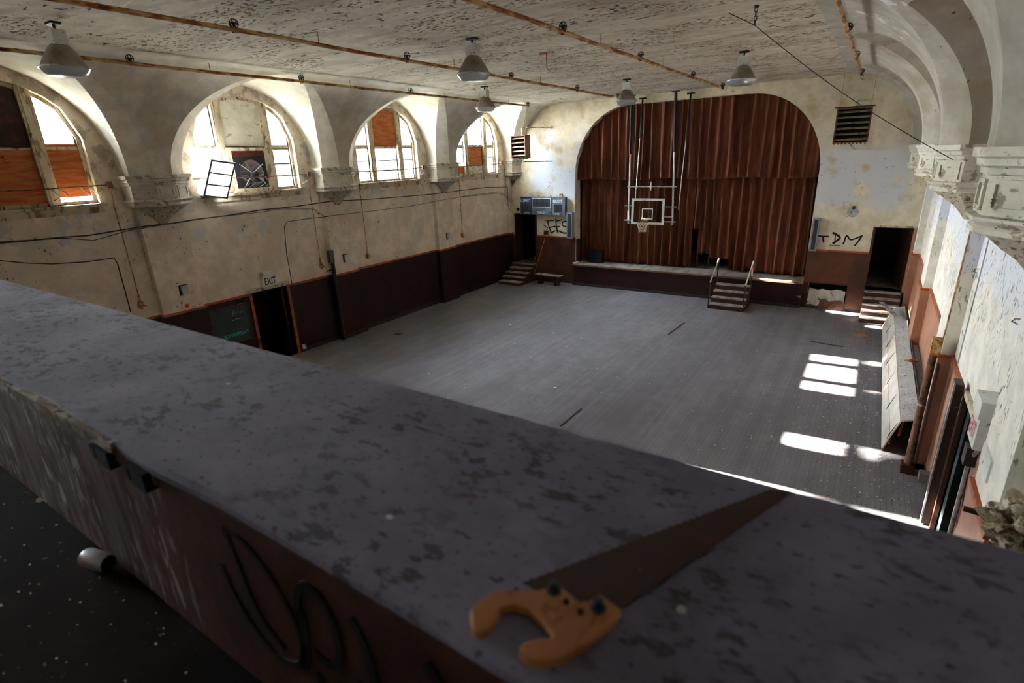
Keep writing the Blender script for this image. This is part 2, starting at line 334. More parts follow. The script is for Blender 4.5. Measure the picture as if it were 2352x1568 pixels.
# --- window and door outlines (u along the wall, z up)
WH = 1.45; WZ0 = 4.95; WZ1 = 6.3; WA = 1.08
def arch_poly(c, u0, u1, z0, ins=0, zt=None):
    """light between u0..u1 (relative to centre), bottom z0, arched top or flat zt"""
    u0 += ins; u1 -= ins; pts = [(c+u0, z0+ins), (c+u1, z0+ins)]
    if zt is not None: return pts+[(c+u1, zt-ins), (c+u0, zt-ins)]
    n = 12
    for i in range(n+1):
        u = u1+(u0-u1)*i/n; z = WZ1+(WA-ins)*math.sqrt(max(0, 1-(u/(WH-ins+1e-6))**2)) if abs(u) < WH-ins else WZ1
        pts.append((c+u, z))
    return pts
def arch_hole(c): return arch_poly(c, -WH, WH, WZ0)
LC = [2.35+PIT*k+.05 for k in range(-1, 4)]           # left bay window centres
RCn = [2.17+PIT*k for k in range(-1, 4)]
def rect(a, b, c, d): return [(a, c), (b, c), (b, d), (a, d)]
lw = MB().plate([(YB, -.3), (L+.3, -.3), (L+.3, 8), (YB, 8)], [arch_hole(c) for c in LC]+[rect(6.87, 8.0, 0.0, 2.2)], lambda u, v, d: (-RC-d, u, v), .42)
S_('wall_left', lw, m_wall)
rw = MB().plate([(YB, -.3), (L+.3, -.3), (L+.3, 8), (YB, 8)], [arch_hole(c) for c in RCn]+[rect(6.45, 7.62, 0.0, 2.2)], lambda u, v, d: (W+RC+d, u, v), .42)
S_('wall_right', rw, m_wallr)
# stage wall with the proscenium arch
def pros(cx, hw, zt, rx, rz, z0):
    p = [(cx-hw, z0), (cx+hw, z0)]
    for i in range(13):
        t = math.pi/2*i/12; p.append((cx+hw-rx+rx*math.cos(t), zt-rz+rz*math.sin(t)))
    for i in range(13):
        t = math.pi/2*(1-i/12); p.append((cx-hw+rx-rx*math.cos(t), zt-rz+rz*math.sin(t)))
    return p
PX = 7.95; PH = 4.63
HATCH = rect(12.74, 13.97, .02, .92)
fw = MB().plate([(-.6, -.3), (W+.6, -.3), (W+.6, 8), (-.6, 8)],
    [pros(PX, PH, 7.4, 2.4, 2.6, .95), rect(14.48, 15.58, .83, 2.98), rect(.17, 1.28, .8, 3.08), HATCH], lambda u, v, d: (u, L+d, v), .5)
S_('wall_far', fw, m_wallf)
S_('wall_near', MB().box((-.6, YB-.3, -.3), (W+.6, YB, 8)), m_wallf)
# backstage shell
bs = MB(); bs.box((-.6, 26, -.3), (W+.6, 26.2, 8.3)); bs.box((-.8, L+.5, -.3), (-.6, 26.2, 8.3)); bs.box((W+.6, L+.5, -.3), (W+.8, 26.2, 8.3)); bs.box((-.6, L+.5, 8), (W+.6, 26.2, 8.3)); bs.box((-.6, L+.5, -.5), (W+.6, 26.2, -.3))
bs.box((1.5, L+.5, -.3), (1.7, 26.2, 8)); bs.box((14.2, L+.5, 1), (14.3, 26.2, 8))
S_('wall_backstage', bs, m_dark)
# corridors behind the side doors
for sg, x0, y0, y1, nm in ((-1, -RC-.42, 6.4, 8.5, 'wall_left_corridor'), (1, W+RC+.42, 6.0, 8.1, 'wall_right_corridor')):
    q = MB(); xa, xb = sorted((x0, x0+sg*1.6))
    q.box((xa, y0-.1, -.3), (xb, y0, 2.6)); q.box((xa, y1, -.3), (xb, y1+.1, 2.6)); q.box((xa, y0-.1, 2.5), (xb, y1+.1, 2.6)); q.box((xa, y0-.1, -.3), (xb, y1+.1, 0))
    xe = x0+sg*1.6; q.box((min(xe, xe+sg*.1), y0-.1, -.3), (max(xe, xe+sg*.1), y1+.1, 2.6)); S_(nm, q, m_dark)
S_('ground', MB().box((-60, -60, -4), (60, 90, -3.8)), aged('outdoor_ground', (150, 150, 140), .9))
# --- ceiling: flat middle, groined coves at both sides
S_('ceiling', MB().box((2.5, YB, ZC-.02), (W-2.5, L+.05, ZC+.2)), m_ceil)
def cove(z): return .58+2.1*(1-math.sqrt(max(0, 1-((z-ZS)/(ZC-ZS))**2)))
def vault(sg, centres):
    q = MB(); X = (lambda d: d) if sg < 0 else (lambda d: W-d)
    cl = lambda y: min(y, L)
    for c in centres:
        n = 26; rows = []
        for i in range(n+1):
            ph = math.pi/2*i/n; z = ZS+2.15*math.sin(ph); a = 2.02*math.cos(ph); d = cove(z); cph = max(0.0, math.cos(ph))
            d1 = d-.31*cph**1.4; cc = .40*cph**.8
            rows.append((z, a, d, d1, cc))
        for s2 in (-1, 1):
            rings = [[(X(-RC), cl(c+s2*a), z), (X(d1), cl(c+s2*a), z), (X(d), cl(c+s2*(a+cc)), z), (X(d), cl(c+s2*2.61), z)] for z, a, d, d1, cc in rows]
            rings.append([(X(cove(z_)), rings[-1][k][1], z_) for k, z_ in ((0, ZC), (1, ZC), (2, ZC), (3, ZC))])
            # separate strips keep crisp folds
            for k in range(3):
                q.loft([[r[k], r[k+1]] for r in rings[:-1]], closed=False)
            q.add([rings[-2][2], rings[-2][3], rings[-1][3], rings[-1][2]], [(0, 1, 2, 3)])
        q.add([(X(-RC), c-.3, 7.66), (X(2.3), c-.3, 7.66), (X(2.3), c+.3, 7.66), (X(-RC), c+.3, 7.66)], [(0, 1, 2, 3)])
        q.box((min(X(-RC), X(2.9)), c-2.61, 7.8), (max(X(-RC), X(2.9)), c+2.61, 7.9))
    return q
def smooth_obj(o):
    for p in o.data.polygons: p.use_smooth = True
    o.data.set_sharp_from_angle(angle=math.radians(18))
S_('trim_1', vault(-1, [LP0+PIT/2+PIT*k for k in (-3, -2, -1, 0, 1, 2)]), m_vault, None, True)
m_vaultr = aged('vault_plaster_right_shaded', (166, 159, 146), .85, [dict(c=(148, 138, 120), s=(.8, .8, .8), t=.57, w=.1), dict(c=(206, 205, 204), s=(1.2, 1.2, 1.2), t=.68, w=.02), dict(c=(84, 70, 46), s=(8, 8, 8), t=.66, w=.015, m=(1.1, .56, .05))], bump=.06, bscale=9)  # darker copy of the vault plaster, shade of the right side put into the colour
S_('trim_2', vault(1, [RP0+PIT/2+PIT*k for k in (-3, -2, -1, 0, 1, 2)]), m_vaultr, None, True)
# --- pilasters and wainscot
tn = 3
for sg, p0 in ((-1, LP0), (1, RP0)):
    X = (lambda d: d) if sg < 0 else (lambda d: W-d)
    mt = m_wall if sg < 0 else m_wallr
    for k in range(-2, 3):
        y = p0+PIT*k
        S_('trim_%d' % tn, MB().box((min(X(-RC), X(0)), y-.5, HW), (max(X(-RC), X(0)), y+.5, 5.0)), mt); tn += 1
    y = p0+PIT*3; S_('trim_%d' % tn, MB().box((min(X(-RC), X(0)), y-.5, HW), (max(X(-RC), X(0)), L, 5.0)), mt); tn += 1
    # wainscot skin follows the pilasters
    q = MB(); r = MB(); bb = MB()
    door = (6.87, 8.0) if sg < 0 else (6.45, 7.62)
    edges = [YB]; 
    for k in range(-2, 4): edges += [p0+PIT*k-.5, min(p0+PIT*k+.5, L)]
    segs = []
    for i in range(len(edges)-1):
        if edges[i+1] > edges[i]: segs.append((edges[i], edges[i+1], -RC if i % 2 == 0 else 0))
    for a, b, d in segs:
        parts = [(a, b)]
        if a < door[0] < b: parts = [(a, door[0]-.07), (door[1]+.07, b)]
        for a2, b2 in parts:
            x0, x1 = sorted((X(d-.0 if d < 0 else -RC), X(d+.03)))
            ya, yb2 = (a2-.03, b2+.03) if d == 0 else (a2, b2)
            yb2 = min(yb2, L)
            q.box((x0, ya, 0), (x1, yb2, HW-.06))
            x0, x1 = sorted((X(-RC if d == 0 else d), X(d+.045))); r.box((x0, ya, HW-.06), (x1, yb2, HW))
            x0, x1 = sorted((X(-RC if d == 0 else d), X(d+.045))); bb.box((x0, ya, 0), (x1, yb2, .13))
    S_('trim_%d' % tn, q, m_wainl if sg < 0 else m_wain); tn += 1; S_('trim_%d' % tn, r, m_rail); tn += 1
    S_('baseboard_'+('left' if sg < 0 else 'right'), bb, m_base)
q = MB(); r = MB()
for a, b in ((0, .12), (1.33, PX-PH)): q.box((a, L-.03, 0), (b, L, 2.06)); r.box((a, L-.045, 2.06), (b, L, 2.12))
for a, b, z0, z1 in ((PX+PH, 12.74, 0, 2.06), (12.74, 13.97, .92, 2.06), (13.97, 14.42, 0, 2.06)): q.box((a, L-.03, z0), (b, L, z1))
r.box((PX+PH, L-.045, 2.06), (14.42, L, 2.12))
q.box((0, L-.03, 0), (1.33, L, .8)); q.box((14.42, L-.03, 0), (W, L, .83))
q.box((PX-PH-.001, L-.03, .9), (PX-PH+.02, L+.5, 2.0))
S_('trim_%d' % tn, q, m_wainf); tn += 1; S_('trim_%d' % tn, r, m_rail); tn += 1
S_('baseboard_far', MB().box((1.33, L-.06, 0), (3.3, L, .1)).box((12.6, L-.06, 0), (14.42, L, .06)), m_base)
# --- stage platform
st = thing('stage', 'raised stage with grey floor and dark brown front under the red curtain', 'stage', (PX, 20.05, 0)); st['kind'] = 'structure'
MB().box((3.36, 20.07, 0), (12.58, L, .9)).box((3.36, L-.1, -.2), (12.58, 25.5, .88)).build('front_panel', m_wainl, st)
MB().box((3.33, 20.03, .9), (12.58, 25.5, .955)).build('stage_floor', m_stage, st)
MB().box((3.33, 20.0, .885), (12.6, 20.03, .945)).build('nosing', aged('stage_nosing', (112, 84, 64), .6), st)
MB().box((3.33, 20.01, 0), (12.58, 20.07, .1)).build('skirting', m_base, st)
# --- balcony
S_('floor_balcony', MB().box((-RC, YB, 3.9), (W+RC, YF-.02, ZB)), m_bfloor)
pp = thing('balcony_parapet', 'broad balcony wall with dusty grey top and scuffed brown face in the foreground', 'balcony wall', (12.4, -.5, ZB)); pp['kind'] = 'structure'
MB().box((-RC, YI+.03, 3.9), (W+RC, YF-.03, ZP-.035)).build('wall_body', m_parf, pp)
cp = MB(); n = 60                                           # slightly worn front edge on the cap
rings = []
for i in range(n+1):
    x = -RC+(W+2*RC)*i/n; wv = .006*math.sin(x*5.3)+.004*math.sin(x*13.1)
    rings.append([(x, YI+wv, ZP-.032), (x, YI-.004+wv, ZP-.008), (x, YI+.012+wv, ZP), (x, YF-.012, ZP), (x, YF, ZP-.01), (x, YF, ZP-.032)])
cp.loft(rings).build('cap', m_cap, pp)
MB().box((8, YI+.0, ZP-.075), (W, YI+.03, ZP-.034)).build('edge_moulding', m_parf, pp)
MB().box((7.5, YI-.012, ZP-.036), (12.6, YI+.03, ZP-.003)).build('worn_edge_board', aged('worn_edge', (112, 92, 74), .8, [dict(c=(156, 148, 138), s=(9, 20, 20), t=.52, w=.05), dict(c=(60, 44, 34), s=(14, 30, 30), t=.58, w=.03)], bump=.3), pp)
# ================================================================ windows
def window(nm, sg, c, spec):
    """spec: list of three lights; each (upper kind, [lower row kinds])"""
    X = (lambda d: -RC-d) if sg < 0 else (lambda d: W+RC+d)
    fn = lambda base: (lambda u, v, d: (X(base+d), u, v))
    e = struct_empty(nm, (X(.15), c, WZ0))
    def P(name, outer, holes, base, t, mt, par=e): return MB().plate(outer, holes, fn(base), t).build(name, mt, par)
    P('window_frame', arch_poly(c, -WH, WH, WZ0), [arch_poly(c, -WH, WH, WZ0, .075)], .13, .12, m_frame)
    for s2 in (-1, 1):
        u0, u1 = sorted((s2*.56, s2*.78)); P('mullion', arch_poly(c, u0, u1, WZ0+.02), [], .08, .16, m_frame)
        u0, u1 = sorted((s2*.61, s2*.73)); P('mullion_moulding', arch_poly(c, u0, u1, WZ0+.02, 0), [], .065, .02, m_frame)
    x0, x1 = sorted((X(-.09), X(.3))); MB().box((x0, c-WH-.1, WZ0-.07), (x1, c+WH+.1, WZ0)).build('window_sill', m_frame, e)
    x0, x1 = sorted((X(-.03), X(.0))); MB().box((x0, c-WH-.04, WZ0-.2), (x1, c+WH+.04, WZ0-.07)).build('apron', m_frame, e)
    lights = ((-WH+.07, -.78), (-.56, .56), (.78, WH-.07)); ZM = 6.12
    for (u0, u1), (up, lo) in zip(lights, spec):
        # upper
        if up in ('clear', 'frost'):
            s = P('upper_sash', arch_poly(c, u0, u1, ZM, .005), [arch_poly(c, u0, u1, ZM, .045)], .17, .05, m_sash)
            P('pane', arch_poly(c, u0, u1, ZM, .04), [], .19, .006, m_clear if up == 'clear' else m_frost, s)
        elif up: P('board', arch_poly(c, u0-.03, u1+.03, ZM, .0), [], .15, .02, up)
        x0, x1 = sorted((X(.15), X(.23))); MB().box((x0, c+u0, ZM-.04), (x1, c+u1, ZM+.02)).build('meeting_rail', m_frame, e)
        if lo is None: continue
        z1 = ZM-.04; z0 = WZ0+.03
        if len(lo) > 1:
            n = len(lo); wts = [.92, .92, 1.16]; hb = (z1-z0-.04*2-.034*(n-1))/n; holes = []; zz = []; a = z0+.04
            for i in range(n):
                hh = hb*wts[i]; zz.append((a, a+hh)); holes.append(rect(c+u0+.04, c+u1-.04, a, a+hh)); a += hh+.034
            s = P('lower_sash', rect(c+u0, c+u1, z0, z1), holes, .18, .045, m_sash)
            for (a, b), k in zip(zz, lo):
                if k is None: continue
                mt = {'clear': m_clear, 'frost': m_frost}.get(k, k)
                P('pane' if k in ('clear', 'frost') else 'board', rect(c+u0+.03, c+u1-.03, a-.01, b+.01), [], .198, .006, mt, s)
        else:
            for k in lo: P('board', rect(c+u0-.03, c+u1+.03, z0-.02, z1+.01), [], .16, .02, k)
    return e
F3 = ['frost', 'frost', 'clear']
window('window_1', -1, LC[1], [(m_plyb, [m_ply]), (m_plyb, [m_ply]), ('clear', None)])
window('window_2', -1, LC[2], [('clear', None), (m_white, None), ('clear', F3)])
window('window_3', -1, LC[3], [('clear', F3), (m_ply, F3), ('clear', F3)])
window('window_4', -1, LC[4], [('frost', [m_ply, 'frost', 'frost']), ('clear', [m_white, m_ply, m_ply]), ('clear', F3)])
window('window_5', -1, LC[0], [('frost', F3), ('frost', F3), ('frost', F3)])
for i, c in enumerate(RCn):
    if i < 0: window('window_%d' % (6+i), 1, c, [('frost', ['frost']*3)]*3); portal(W+RC+.5, c, 6.15, 2.95, 2.55, -1)
    else: window('window_%d' % (6+i), 1, c, [(m_plyb, [m_ply]), (m_ply, [m_ply]), ('frost' if i > 2 else m_ply, [m_ply])]); portal(W+RC+.5, c, 6.15, 2.95, 2.55, -1)
# plywood in the right light of the first window, with a gap below
bx = -RC-.16
MB().box((bx-.02, LC[1]+.75, 5.11), (bx, LC[1]+WH-.04, 6.2)).build('plywood_sheet', m_ply)
tag(bpy.data.objects['plywood_sheet'], 'orange plywood sheet covering the right light of the nearest window, gap below', 'board')
for c in LC: portal(-RC-.5, c, 6.15, 2.95, 2.55, 1)
# ================================================================ corbels
def corbel(sg, y, label):
    X = (lambda d: d) if sg < 0 else (lambda d: W-d)
    e = thing('corbel', label, 'corbel', (X(0), y, 4.3), 'corbels under the vault ribs')
    def plan(off, z, k=1.0):
        sh = 1+off/.6
        return [(X(max(-RC+.001, d)*1.0 if d < 0 else (d*k+off)), min(y+h*sh*k, L-.002), z) for d, h in ((-.17, -.62), (.27, -.62), (.56, -.21), (.56, .21), (.27, .62), (-.17, .62))]
    MB().loft([plan(0, 4.96), plan(0, 5.28), plan(.025, 5.29), plan(.03, 5.34), plan(.06, 5.36), plan(.065, 5.41), plan(.10, 5.43), plan(.10, 5.50)]).build('body', m_corb, e)
    MB().loft([plan(-.03, 4.80), plan(.03, 4.82), plan(.03, 4.86), plan(.01, 4.88), plan(.055, 4.93), plan(.055, 4.955), plan(0, 4.965)]).build('moulding', m_corb, e)
    MB().loft([plan(-.0, 4.36, .12), plan(0, 4.46, .24), plan(0, 4.58, .42), plan(0, 4.69, .68), plan(-.02, 4.80, .93)]).build('console', m_acan, e)
    pts = [(.27, -.62), (.56, -.21), (.56, .21), (.27, .62)]
    for i in range(3):
        a, b = Vector((X(pts[i][0]), y+pts[i][1], 0)), Vector((X(pts[i+1][0]), y+pts[i+1][1], 0))
        if b.y > L: continue
        d = (b-a); ln = d.length; d.normalize(); nn = Vector((d.y, -d.x, 0)); 
        if nn.x*(-sg) < 0: nn = -nn
        fn = lambda u, v, t: a+d*u+nn*t+Vector((0, 0, v))
        MB().plate(rect(.05, ln-.05, 5.0, 5.25), [rect(.09, ln-.09, 5.035, 5.215)], fn, .022).build('panel_frame', m_corb, e)
    return e
CL = {-2: 'behind the camera', -1: 'left wall corbel nearest the balcony', 0: 'first cracked plaster corbel on the left wall, between the two nearest windows', 1: 'second plaster corbel on the left wall, between the fan window and the next', 2: 'third plaster corbel on the left wall, beside the far window'}
for k in (0, 1, 2): corbel(-1, LP0+PIT*k, CL[k])
corbel(-1, LP0+PIT*3-.02, 'small plaster corbel in the far left corner under the louvred heater')
near_corbel = corbel(1, RP0, 'large peeling plaster corbel at the right edge of the photo, nearest')
corbel(1, RP0+PIT, 'broken brown-stained plaster corbel on the right wall where the wire ends')
corbel(1, RP0+2*PIT, 'third plaster corbel along the right wall, before the far corner')
corbel(1, RP0+3*PIT-.02, 'plaster corbel in the far right corner above the dark doorway')
# ================================================================ ceiling pipes
PIPES = [(2.27, 18.27, 'rusty sprinkler pipe above the left windows, leftmost of four', [(287,142),(677,185),(921,213),(1090,232),(1213,240)], -2),
 (6.0, 17.9, 'rusty sprinkler pipe second from the left, passing behind the nearest lamps', [(532,62),(931,133),(1157,178),(1309,205),(1412,221)], -2),
 (9.56, 18.1, 'tan sprinkler pipe over the middle of the hall, third from the left', [(1298,65),(1472,130),(1577,175),(1648,199)], -2),
 (13.43, 18.0, 'short-looking rusty sprinkler pipe at the upper right of the ceiling', [(1947,67),(1966,128),(1979,166)], -2)]
for x, ye, lab, heads, y0 in PIPES:
    e = thing('sprinkler_pipe', lab, 'pipe', (x, 8, 7.5), 'sprinkler pipes')
    pts = [(x, y0+(ye-y0)*i/12, 7.5+.008*math.sin(i*2.1+x)) for i in range(13)]
    MB().tube(pts, .034, 10).build('pipe', m_rust, e, True)
    for h in heads:
        p = hit(h[0], h[1], 2, 7.55); y = p.y
        q = MB(); q.lathe([(.022, -.04), (.03, 0), (.02, .03), (.02, .07), (.045, .075), (.045, .085), (0, .085)], (x, y, 7.5), 10)
        for t in range(4):
            a = t*math.pi/4; q.tube([(x+.065*math.cos(a)*math.cos(b), y+.065*math.sin(a)*math.cos(b), 7.585+.065*math.sin(b)) for b in [math.pi*2*j/12 for j in range(13)]], .006, 4)
        q.tube([(x+.066*math.cos(b), y+.066*math.sin(b), 7.585) for b in [math.pi*2*j/12 for j in range(13)]], .006, 4)
        q.build('sprinkler_head', m_bsteel, e)
        MB().tube([(x, y+1.5, 7.5), (x, y+1.5, ZC-.02)], .007, 5).lathe([(.042, -.02), (.042, .02)], (x, y+1.5, 7.5), 10).build('hanger', m_rust, e)
        MB().lathe([(.044, -.03), (.044, .03)], (x, y, 7.5), 12, Matrix.Rotation(math.pi/2, 3, 'X')).build('coupling', m_rust, e)
# ================================================================ high-bay lamps
def make_lamp(x, y, label):
    e = thing('high_bay_lamp', label, 'lamp', (x, y, 7.0), 'high-bay lamps')
    MB().box((x-.1, y-.07, ZC-.05), (x+.1, y+.07, ZC-.02)).tube([(x, y, ZC-.05), (x, y, 7.6)], .02).build('ceiling_plate', m_bsteel, e)
    q = MB().box((x-.11, y-.09, 7.40), (x+.11, y+.09, 7.60)); q.box((x-.14, y-.03, 7.42), (x-.11, y+.03, 7.5)); q.build('ballast_box', m_boxw, e)
    MB().tube([(x, y, 7.32), (x, y, 7.41)], .06, 12).build('neck', m_steel, e)
    pr = [(.06, 7.42), (.10, 7.41), (.15, 7.36), (.205, 7.28), (.255, 7.20), (.29, 7.13), (.305, 7.10)]
    MB().lathe([(0, .42)]+[(r, z-7) for r, z in pr]+[(r-.012, z-7) for r, z in reversed(pr)], (x, y, 7), 32).build('shade', m_shade, e, True)
    MB().lathe([(.30, .105), (.335, .10), (.335, .085), (.30, .08)], (x, y, 7), 32).build('rim', m_steel, e, True)
    MB().lathe([(.318, .088), (.27, .015), (.22, -.02), (0, -.028)], (x, y, 7), 32).build('lens', m_lens, e, True)
    MB().lathe([(0, .2), (.045, .19), (.05, .1), (.03, .06), (0, .05)], (x, y, 7), 12).build('bulb', m_boxw, e, True)
    return e
lamp0 = make_lamp(3.78, 2.46, 'large grey high-bay lamp hanging nearest, at the upper left of the photo')
for x, y, lab in ((7.57, 7.66, 'grey high-bay lamp at the top middle, second largest in view'), (3.64, 13.45, 'small grey high-bay lamp hanging in front of the far left window arch'),
    (7.49, 15.5, 'small grey high-bay lamp hanging in front of the left edge of the stage arch'), (11.27, 13.2, 'grey high-bay lamp on the right, above the right half of the curtain')):
    c = copy_tree(lamp0); c.location = (x, y, 7.0); c['label'] = lab
# ceiling hook, loose fan hook and the steel wire
hk = hit(1738, 40, 2, 7.45); ht = hit(1738, 12, 2, ZC-.02)
e = thing('ceiling_hook', 'black chain hook in the ceiling holding the thin steel wire', 'hook', (ht.x, ht.y, 7.4))
q = MB().lathe([(0, 0), (.04, -.0), (.03, -.04), (0, -.04)], (ht.x, ht.y, ZC-.02), 10)
for i in range(4):
    z = ZC-.08-i*.06; a = Matrix.Rotation(i*math.pi/2, 3, 'Z')
    q.tube([Vector((ht.x, ht.y, z))+a @ Vector((.022*math.cos(t), 0, .04*math.sin(t))) for t in [math.pi*2*j/10 for j in range(11)]], .007, 5)
q.build('chain', m_bsteel, e)
we = Vector((W-.45, RP0+PIT-1.0, 5.3)); hb = Vector((ht.x, ht.y, ZC-.3)); w0 = hit(1675, 30, 2, 7.62)
q = MB(); q.tube([w0, hb], .006, 5); q.tube([hb+(we-hb)*t+Vector((0, 0, -.10*math.sin(math.pi*t))) for t in [i/16 for i in range(17)]], .006, 5)
tag(q.build('steel_wire', m_wire), 'thin dark wire running from the ceiling hook down to the right corbel', 'wire')
f0 = Vector((7.87, 9.93, ZC-.02)); e = thing('ceiling_rose', 'rusty ceiling bracket with a dangling hook, right of the middle lamp', 'bracket', (f0.x, f0.y, 7.3))
MB().box((f0.x-.16, f0.y-.05, f0.z-.03), (f0.x+.16, f0.y+.05, f0.z)).build('bracket_plate', m_rust, e)
MB().tube([f0, f0-Vector((0, 0, .3)), f0+Vector((.03, 0, -.34)), f0+Vector((.09, 0, -.38))], .012, 6).build('hook', m_rust, e)
# ================================================================ heaters
def heater(x0, x1, y, z0, z1, rods, label, nl):
    e = thing('unit_heater', label, 'heater', ((x0+x1)/2, y, z0), 'hanging unit heaters')
    q = MB(); t = .03
    q.box((x0, y, z0), (x0+t, y+.42, z1)); q.box((x1-t, y, z0), (x1, y+.42, z1)); q.box((x0, y, z1-t), (x1, y+.42, z1)); q.box((x0, y, z0), (x1, y+.42, z0+t)); q.box((x0, y+.39, z0), (x1, y+.42, z1))
    q.build('casing', m_rustb, e)
    MB().box((x0+t, y+.3, z0+t), (x1-t, y+.33, z1-t)).build('fan_grille', m_bk, e)
    hh = (z1-z0-2*t)/nl
    for i in range(nl):
        zc = z0+t+hh*(i+.5); M = Matrix.Translation((0, y+.06, zc)) @ Matrix.Rotation(math.radians(32), 4, 'X')
        MB().box((x0+t, -.05, -.006), (x1-t, .05, .006), M).build('louver', m_louv, e)
    for rx in rods: MB().tube([(rx, y+.2, z1), (rx, y+.2, ZC-.03)], .009, 6).build('hanging_rod', m_rust, e)
    q = MB(); n = 9
    for i in range(n): q.box((x0+(x1-x0)*(i+.2)/n, y+.05, z0-.035), (x0+(x1-x0)*(i+.6)/n, y+.3, z0))
    q.build('bottom_slots', m_rustb, e)
    return e
h = heater(.9, 1.62, 19.0, 5.55, 6.47, (.94, 1.58), 'brown louvred unit heater hanging in the far left corner beside the far window', 5)
MB().tube([(1.35, 19.2, 6.47), (1.35, 19.2, 6.74), (1.42, 19.28, 6.78), (2.2, L, 6.76)], .022, 8).lathe([(.06, 0), (.06, .03)], (2.2, L-.03, 6.76), 10, Matrix.Rotation(-math.pi/2, 3, 'X')).build('supply_pipe', m_frame, h)
MB().tube([(1.4, 19.2, 5.55), (1.4, 19.2, 5.40), (2.2, L, 5.38)], .022, 8).build('return_pipe', m_frame, h)
h = heater(12.93, 13.85, 19.0, 5.62, 6.63, (12.98, 13.8), 'dark louvred unit heater hanging right of the stage arch on two long rods', 6)
MB().tube([(13.4, 19.3, 6.63), (13.4, 19.6, 6.85), (13.4, L, 6.9)], .03, 8).build('supply_pipe', m_frame, h)
MB().tube([(13.4, 19.2, 5.62), (13.45, 19.4, 5.5), (13.5, L, 5.45)], .02, 8).build('return_pipe', m_frame, h)
MB().box((12.86, 18.98, 6.63), (13.92, 19.05, 6.67)).build('top_bar', m_bsteel, h)
# ================================================================ exhaust fan and loose sash in window two
c = LC[2]; fx = -RC-.06
e = thing('exhaust_fan', 'black exhaust fan in a square frame filling the lower middle of the second window', 'fan', (fx, c, WZ0))
fn = lambda u, v, d: (fx-d, u, v)
MB().plate(rect(c-.62, c+.62, WZ0+.0, 6.1), [rect(c-.47, c+.47, WZ0+.1, 6.02)], fn, .1).build('surround', m_frame, e)
circ = [(c+.02+.36*math.cos(2*math.pi*i/28), 5.43+.36*math.sin(2*math.pi*i/28)) for i in range(28)]
MB().plate(rect(c-.47, c+.47, WZ0+.1, 5.87), [circ], fn, .02).build('fan_plate', m_bsteel, e)
MB().box((fx-.02, c-.47, 5.87), (fx, c+.47, 6.02)).build('top_board', aged('maroon_board', (74, 30, 22), .6), e)
for i in range(9):
    z = 5.03+i*.105; M = Matrix.Translation((fx-.14, c, z)) @ Matrix.Rotation(math.radians(78), 4, 'Y'); MB().box((-.062, -.53, -.004), (.062, .53, .004), M).build('shutter_slat', m_grill, e)
for i in range(5):
    a = 2*math.pi*i/5+.3; M = Matrix.Translation((fx-.08, c+.02, 5.43)) @ Matrix.Rotation(a, 4, 'X') @ Matrix.Rotation(.5, 4, 'Z')
    MB().box((-.004, -.05, .05), (.004, .06, .33), M).build('fan_blade', m_bsteel, e)
for a in (.6, 2.5, 4.0, 5.6):
    MB().tube([(fx+.03, c+.02, 5.43), (fx+.02, c+.02+.42*math.cos(a), 5.43+.42*math.sin(a))], .012, 6).build('brace', m_steel, e)
MB().lathe([(0, -.08), (.075, -.07), (.085, 0), (.075, .1), (0, .12)], (fx+.03, c+.05, 5.40), 14, Matrix.Rotation(math.pi/2, 3, 'Y')).build('motor', m_bsteel, e, True)
# loose sash swung into the room
A = hit(466, 450, 0, -.12); B = hit(503, 449, 0, .12); Tl = hit(484, 365, 0, .32); Tr = hit(541, 373, 0, .42)
B = Tr+(A-Tl)*1.0
e = thing('loose_window_sash', 'loose three-pane window sash tipped into the room in front of the left light', 'window sash', A)
ua = (B-A); uv = (Tl-A); un = ua.cross(uv).normalized()
fn = lambda u, v, d: A+ua*u+uv*v+un*d
holes = [rect(.07, .93, .045+i*.315, .045+i*.315+.275) for i in range(3)]
MB().plate(rect(0, 1, 0, 1), holes, fn, .035).build('sash_frame', m_spk, e)
for i in range(3): MB().plate(rect(.06, .94, .035+i*.315, .04+i*.315+.295), [], lambda u, v, d: fn(u, v, d+.015), .005).build('pane', m_frost, e)
# operating rods with linkages
def rodset(a, b, n, label, drop=None, gear=None):
    e = thing('window_opener', label, 'window opener', a, 'window opening rods')
    MB().tube([a, a+(b-a)*.5+Vector((0, 0, -.02)), b], .014, 6).build('rod', m_rustb, e)
    for t in n:
        p = a+(b-a)*t; q = MB()
        for o in (0, .16):
            pp_ = p+Vector((0, o, 0)); q.tube([pp_, pp_+Vector((.06, .13, -.18)), pp_+Vector((-.06, .02, -.27))], .011, 5)
        q.build('linkage_arm', m_steel if t > .5 else m_sash, e)
    MB().box(b-Vector((.06, .05, .07)), b+Vector((.05, .05, .07))).build('gearbox', m_rustb, e)
    MB().tube([a, a+Vector((-.1, 0, 0))], .02, 6).build('end_bracket', m_rust, e)
    if drop:
        p = b if drop > 0 else a
        yy = p.y; MB().tube([p, p+Vector((-.0, 0, -.12)), (p.x-.05, yy, 4.9), (p.x-.05, yy, 2.75)], .013, 6).build('drop_shaft', m_rust, e)
        MB().box((p.x-.1, yy-.05, 2.5), (p.x-.0, yy+.05, 2.62)).tube([(p.x-.05, yy, 2.78), (p.x-.05, yy, 2.45)], .03, 8).tube([(p.x, yy, 2.55), (p.x+.08, yy+.02, 2.55), (p.x+.08, yy+.08, 2.5)], .012, 6).build('crank_box', m_rust, e)
z_ = -.06
rodset(Vector((z_, 1.2, 5.33)), Vector((z_, LC[1]+WH+.22, 5.33)), (.2, .62, .8), 'rusty window opening rod with bent arms across the nearest boarded window', 1)
rodset(Vector((z_, LC[2]-WH-.2, 5.36)), Vector((z_, LC[2]+WH+.24, 5.33)), (.12, .38, .52, .68, .88), 'window opening rod with folded arms across the fan window', 1)
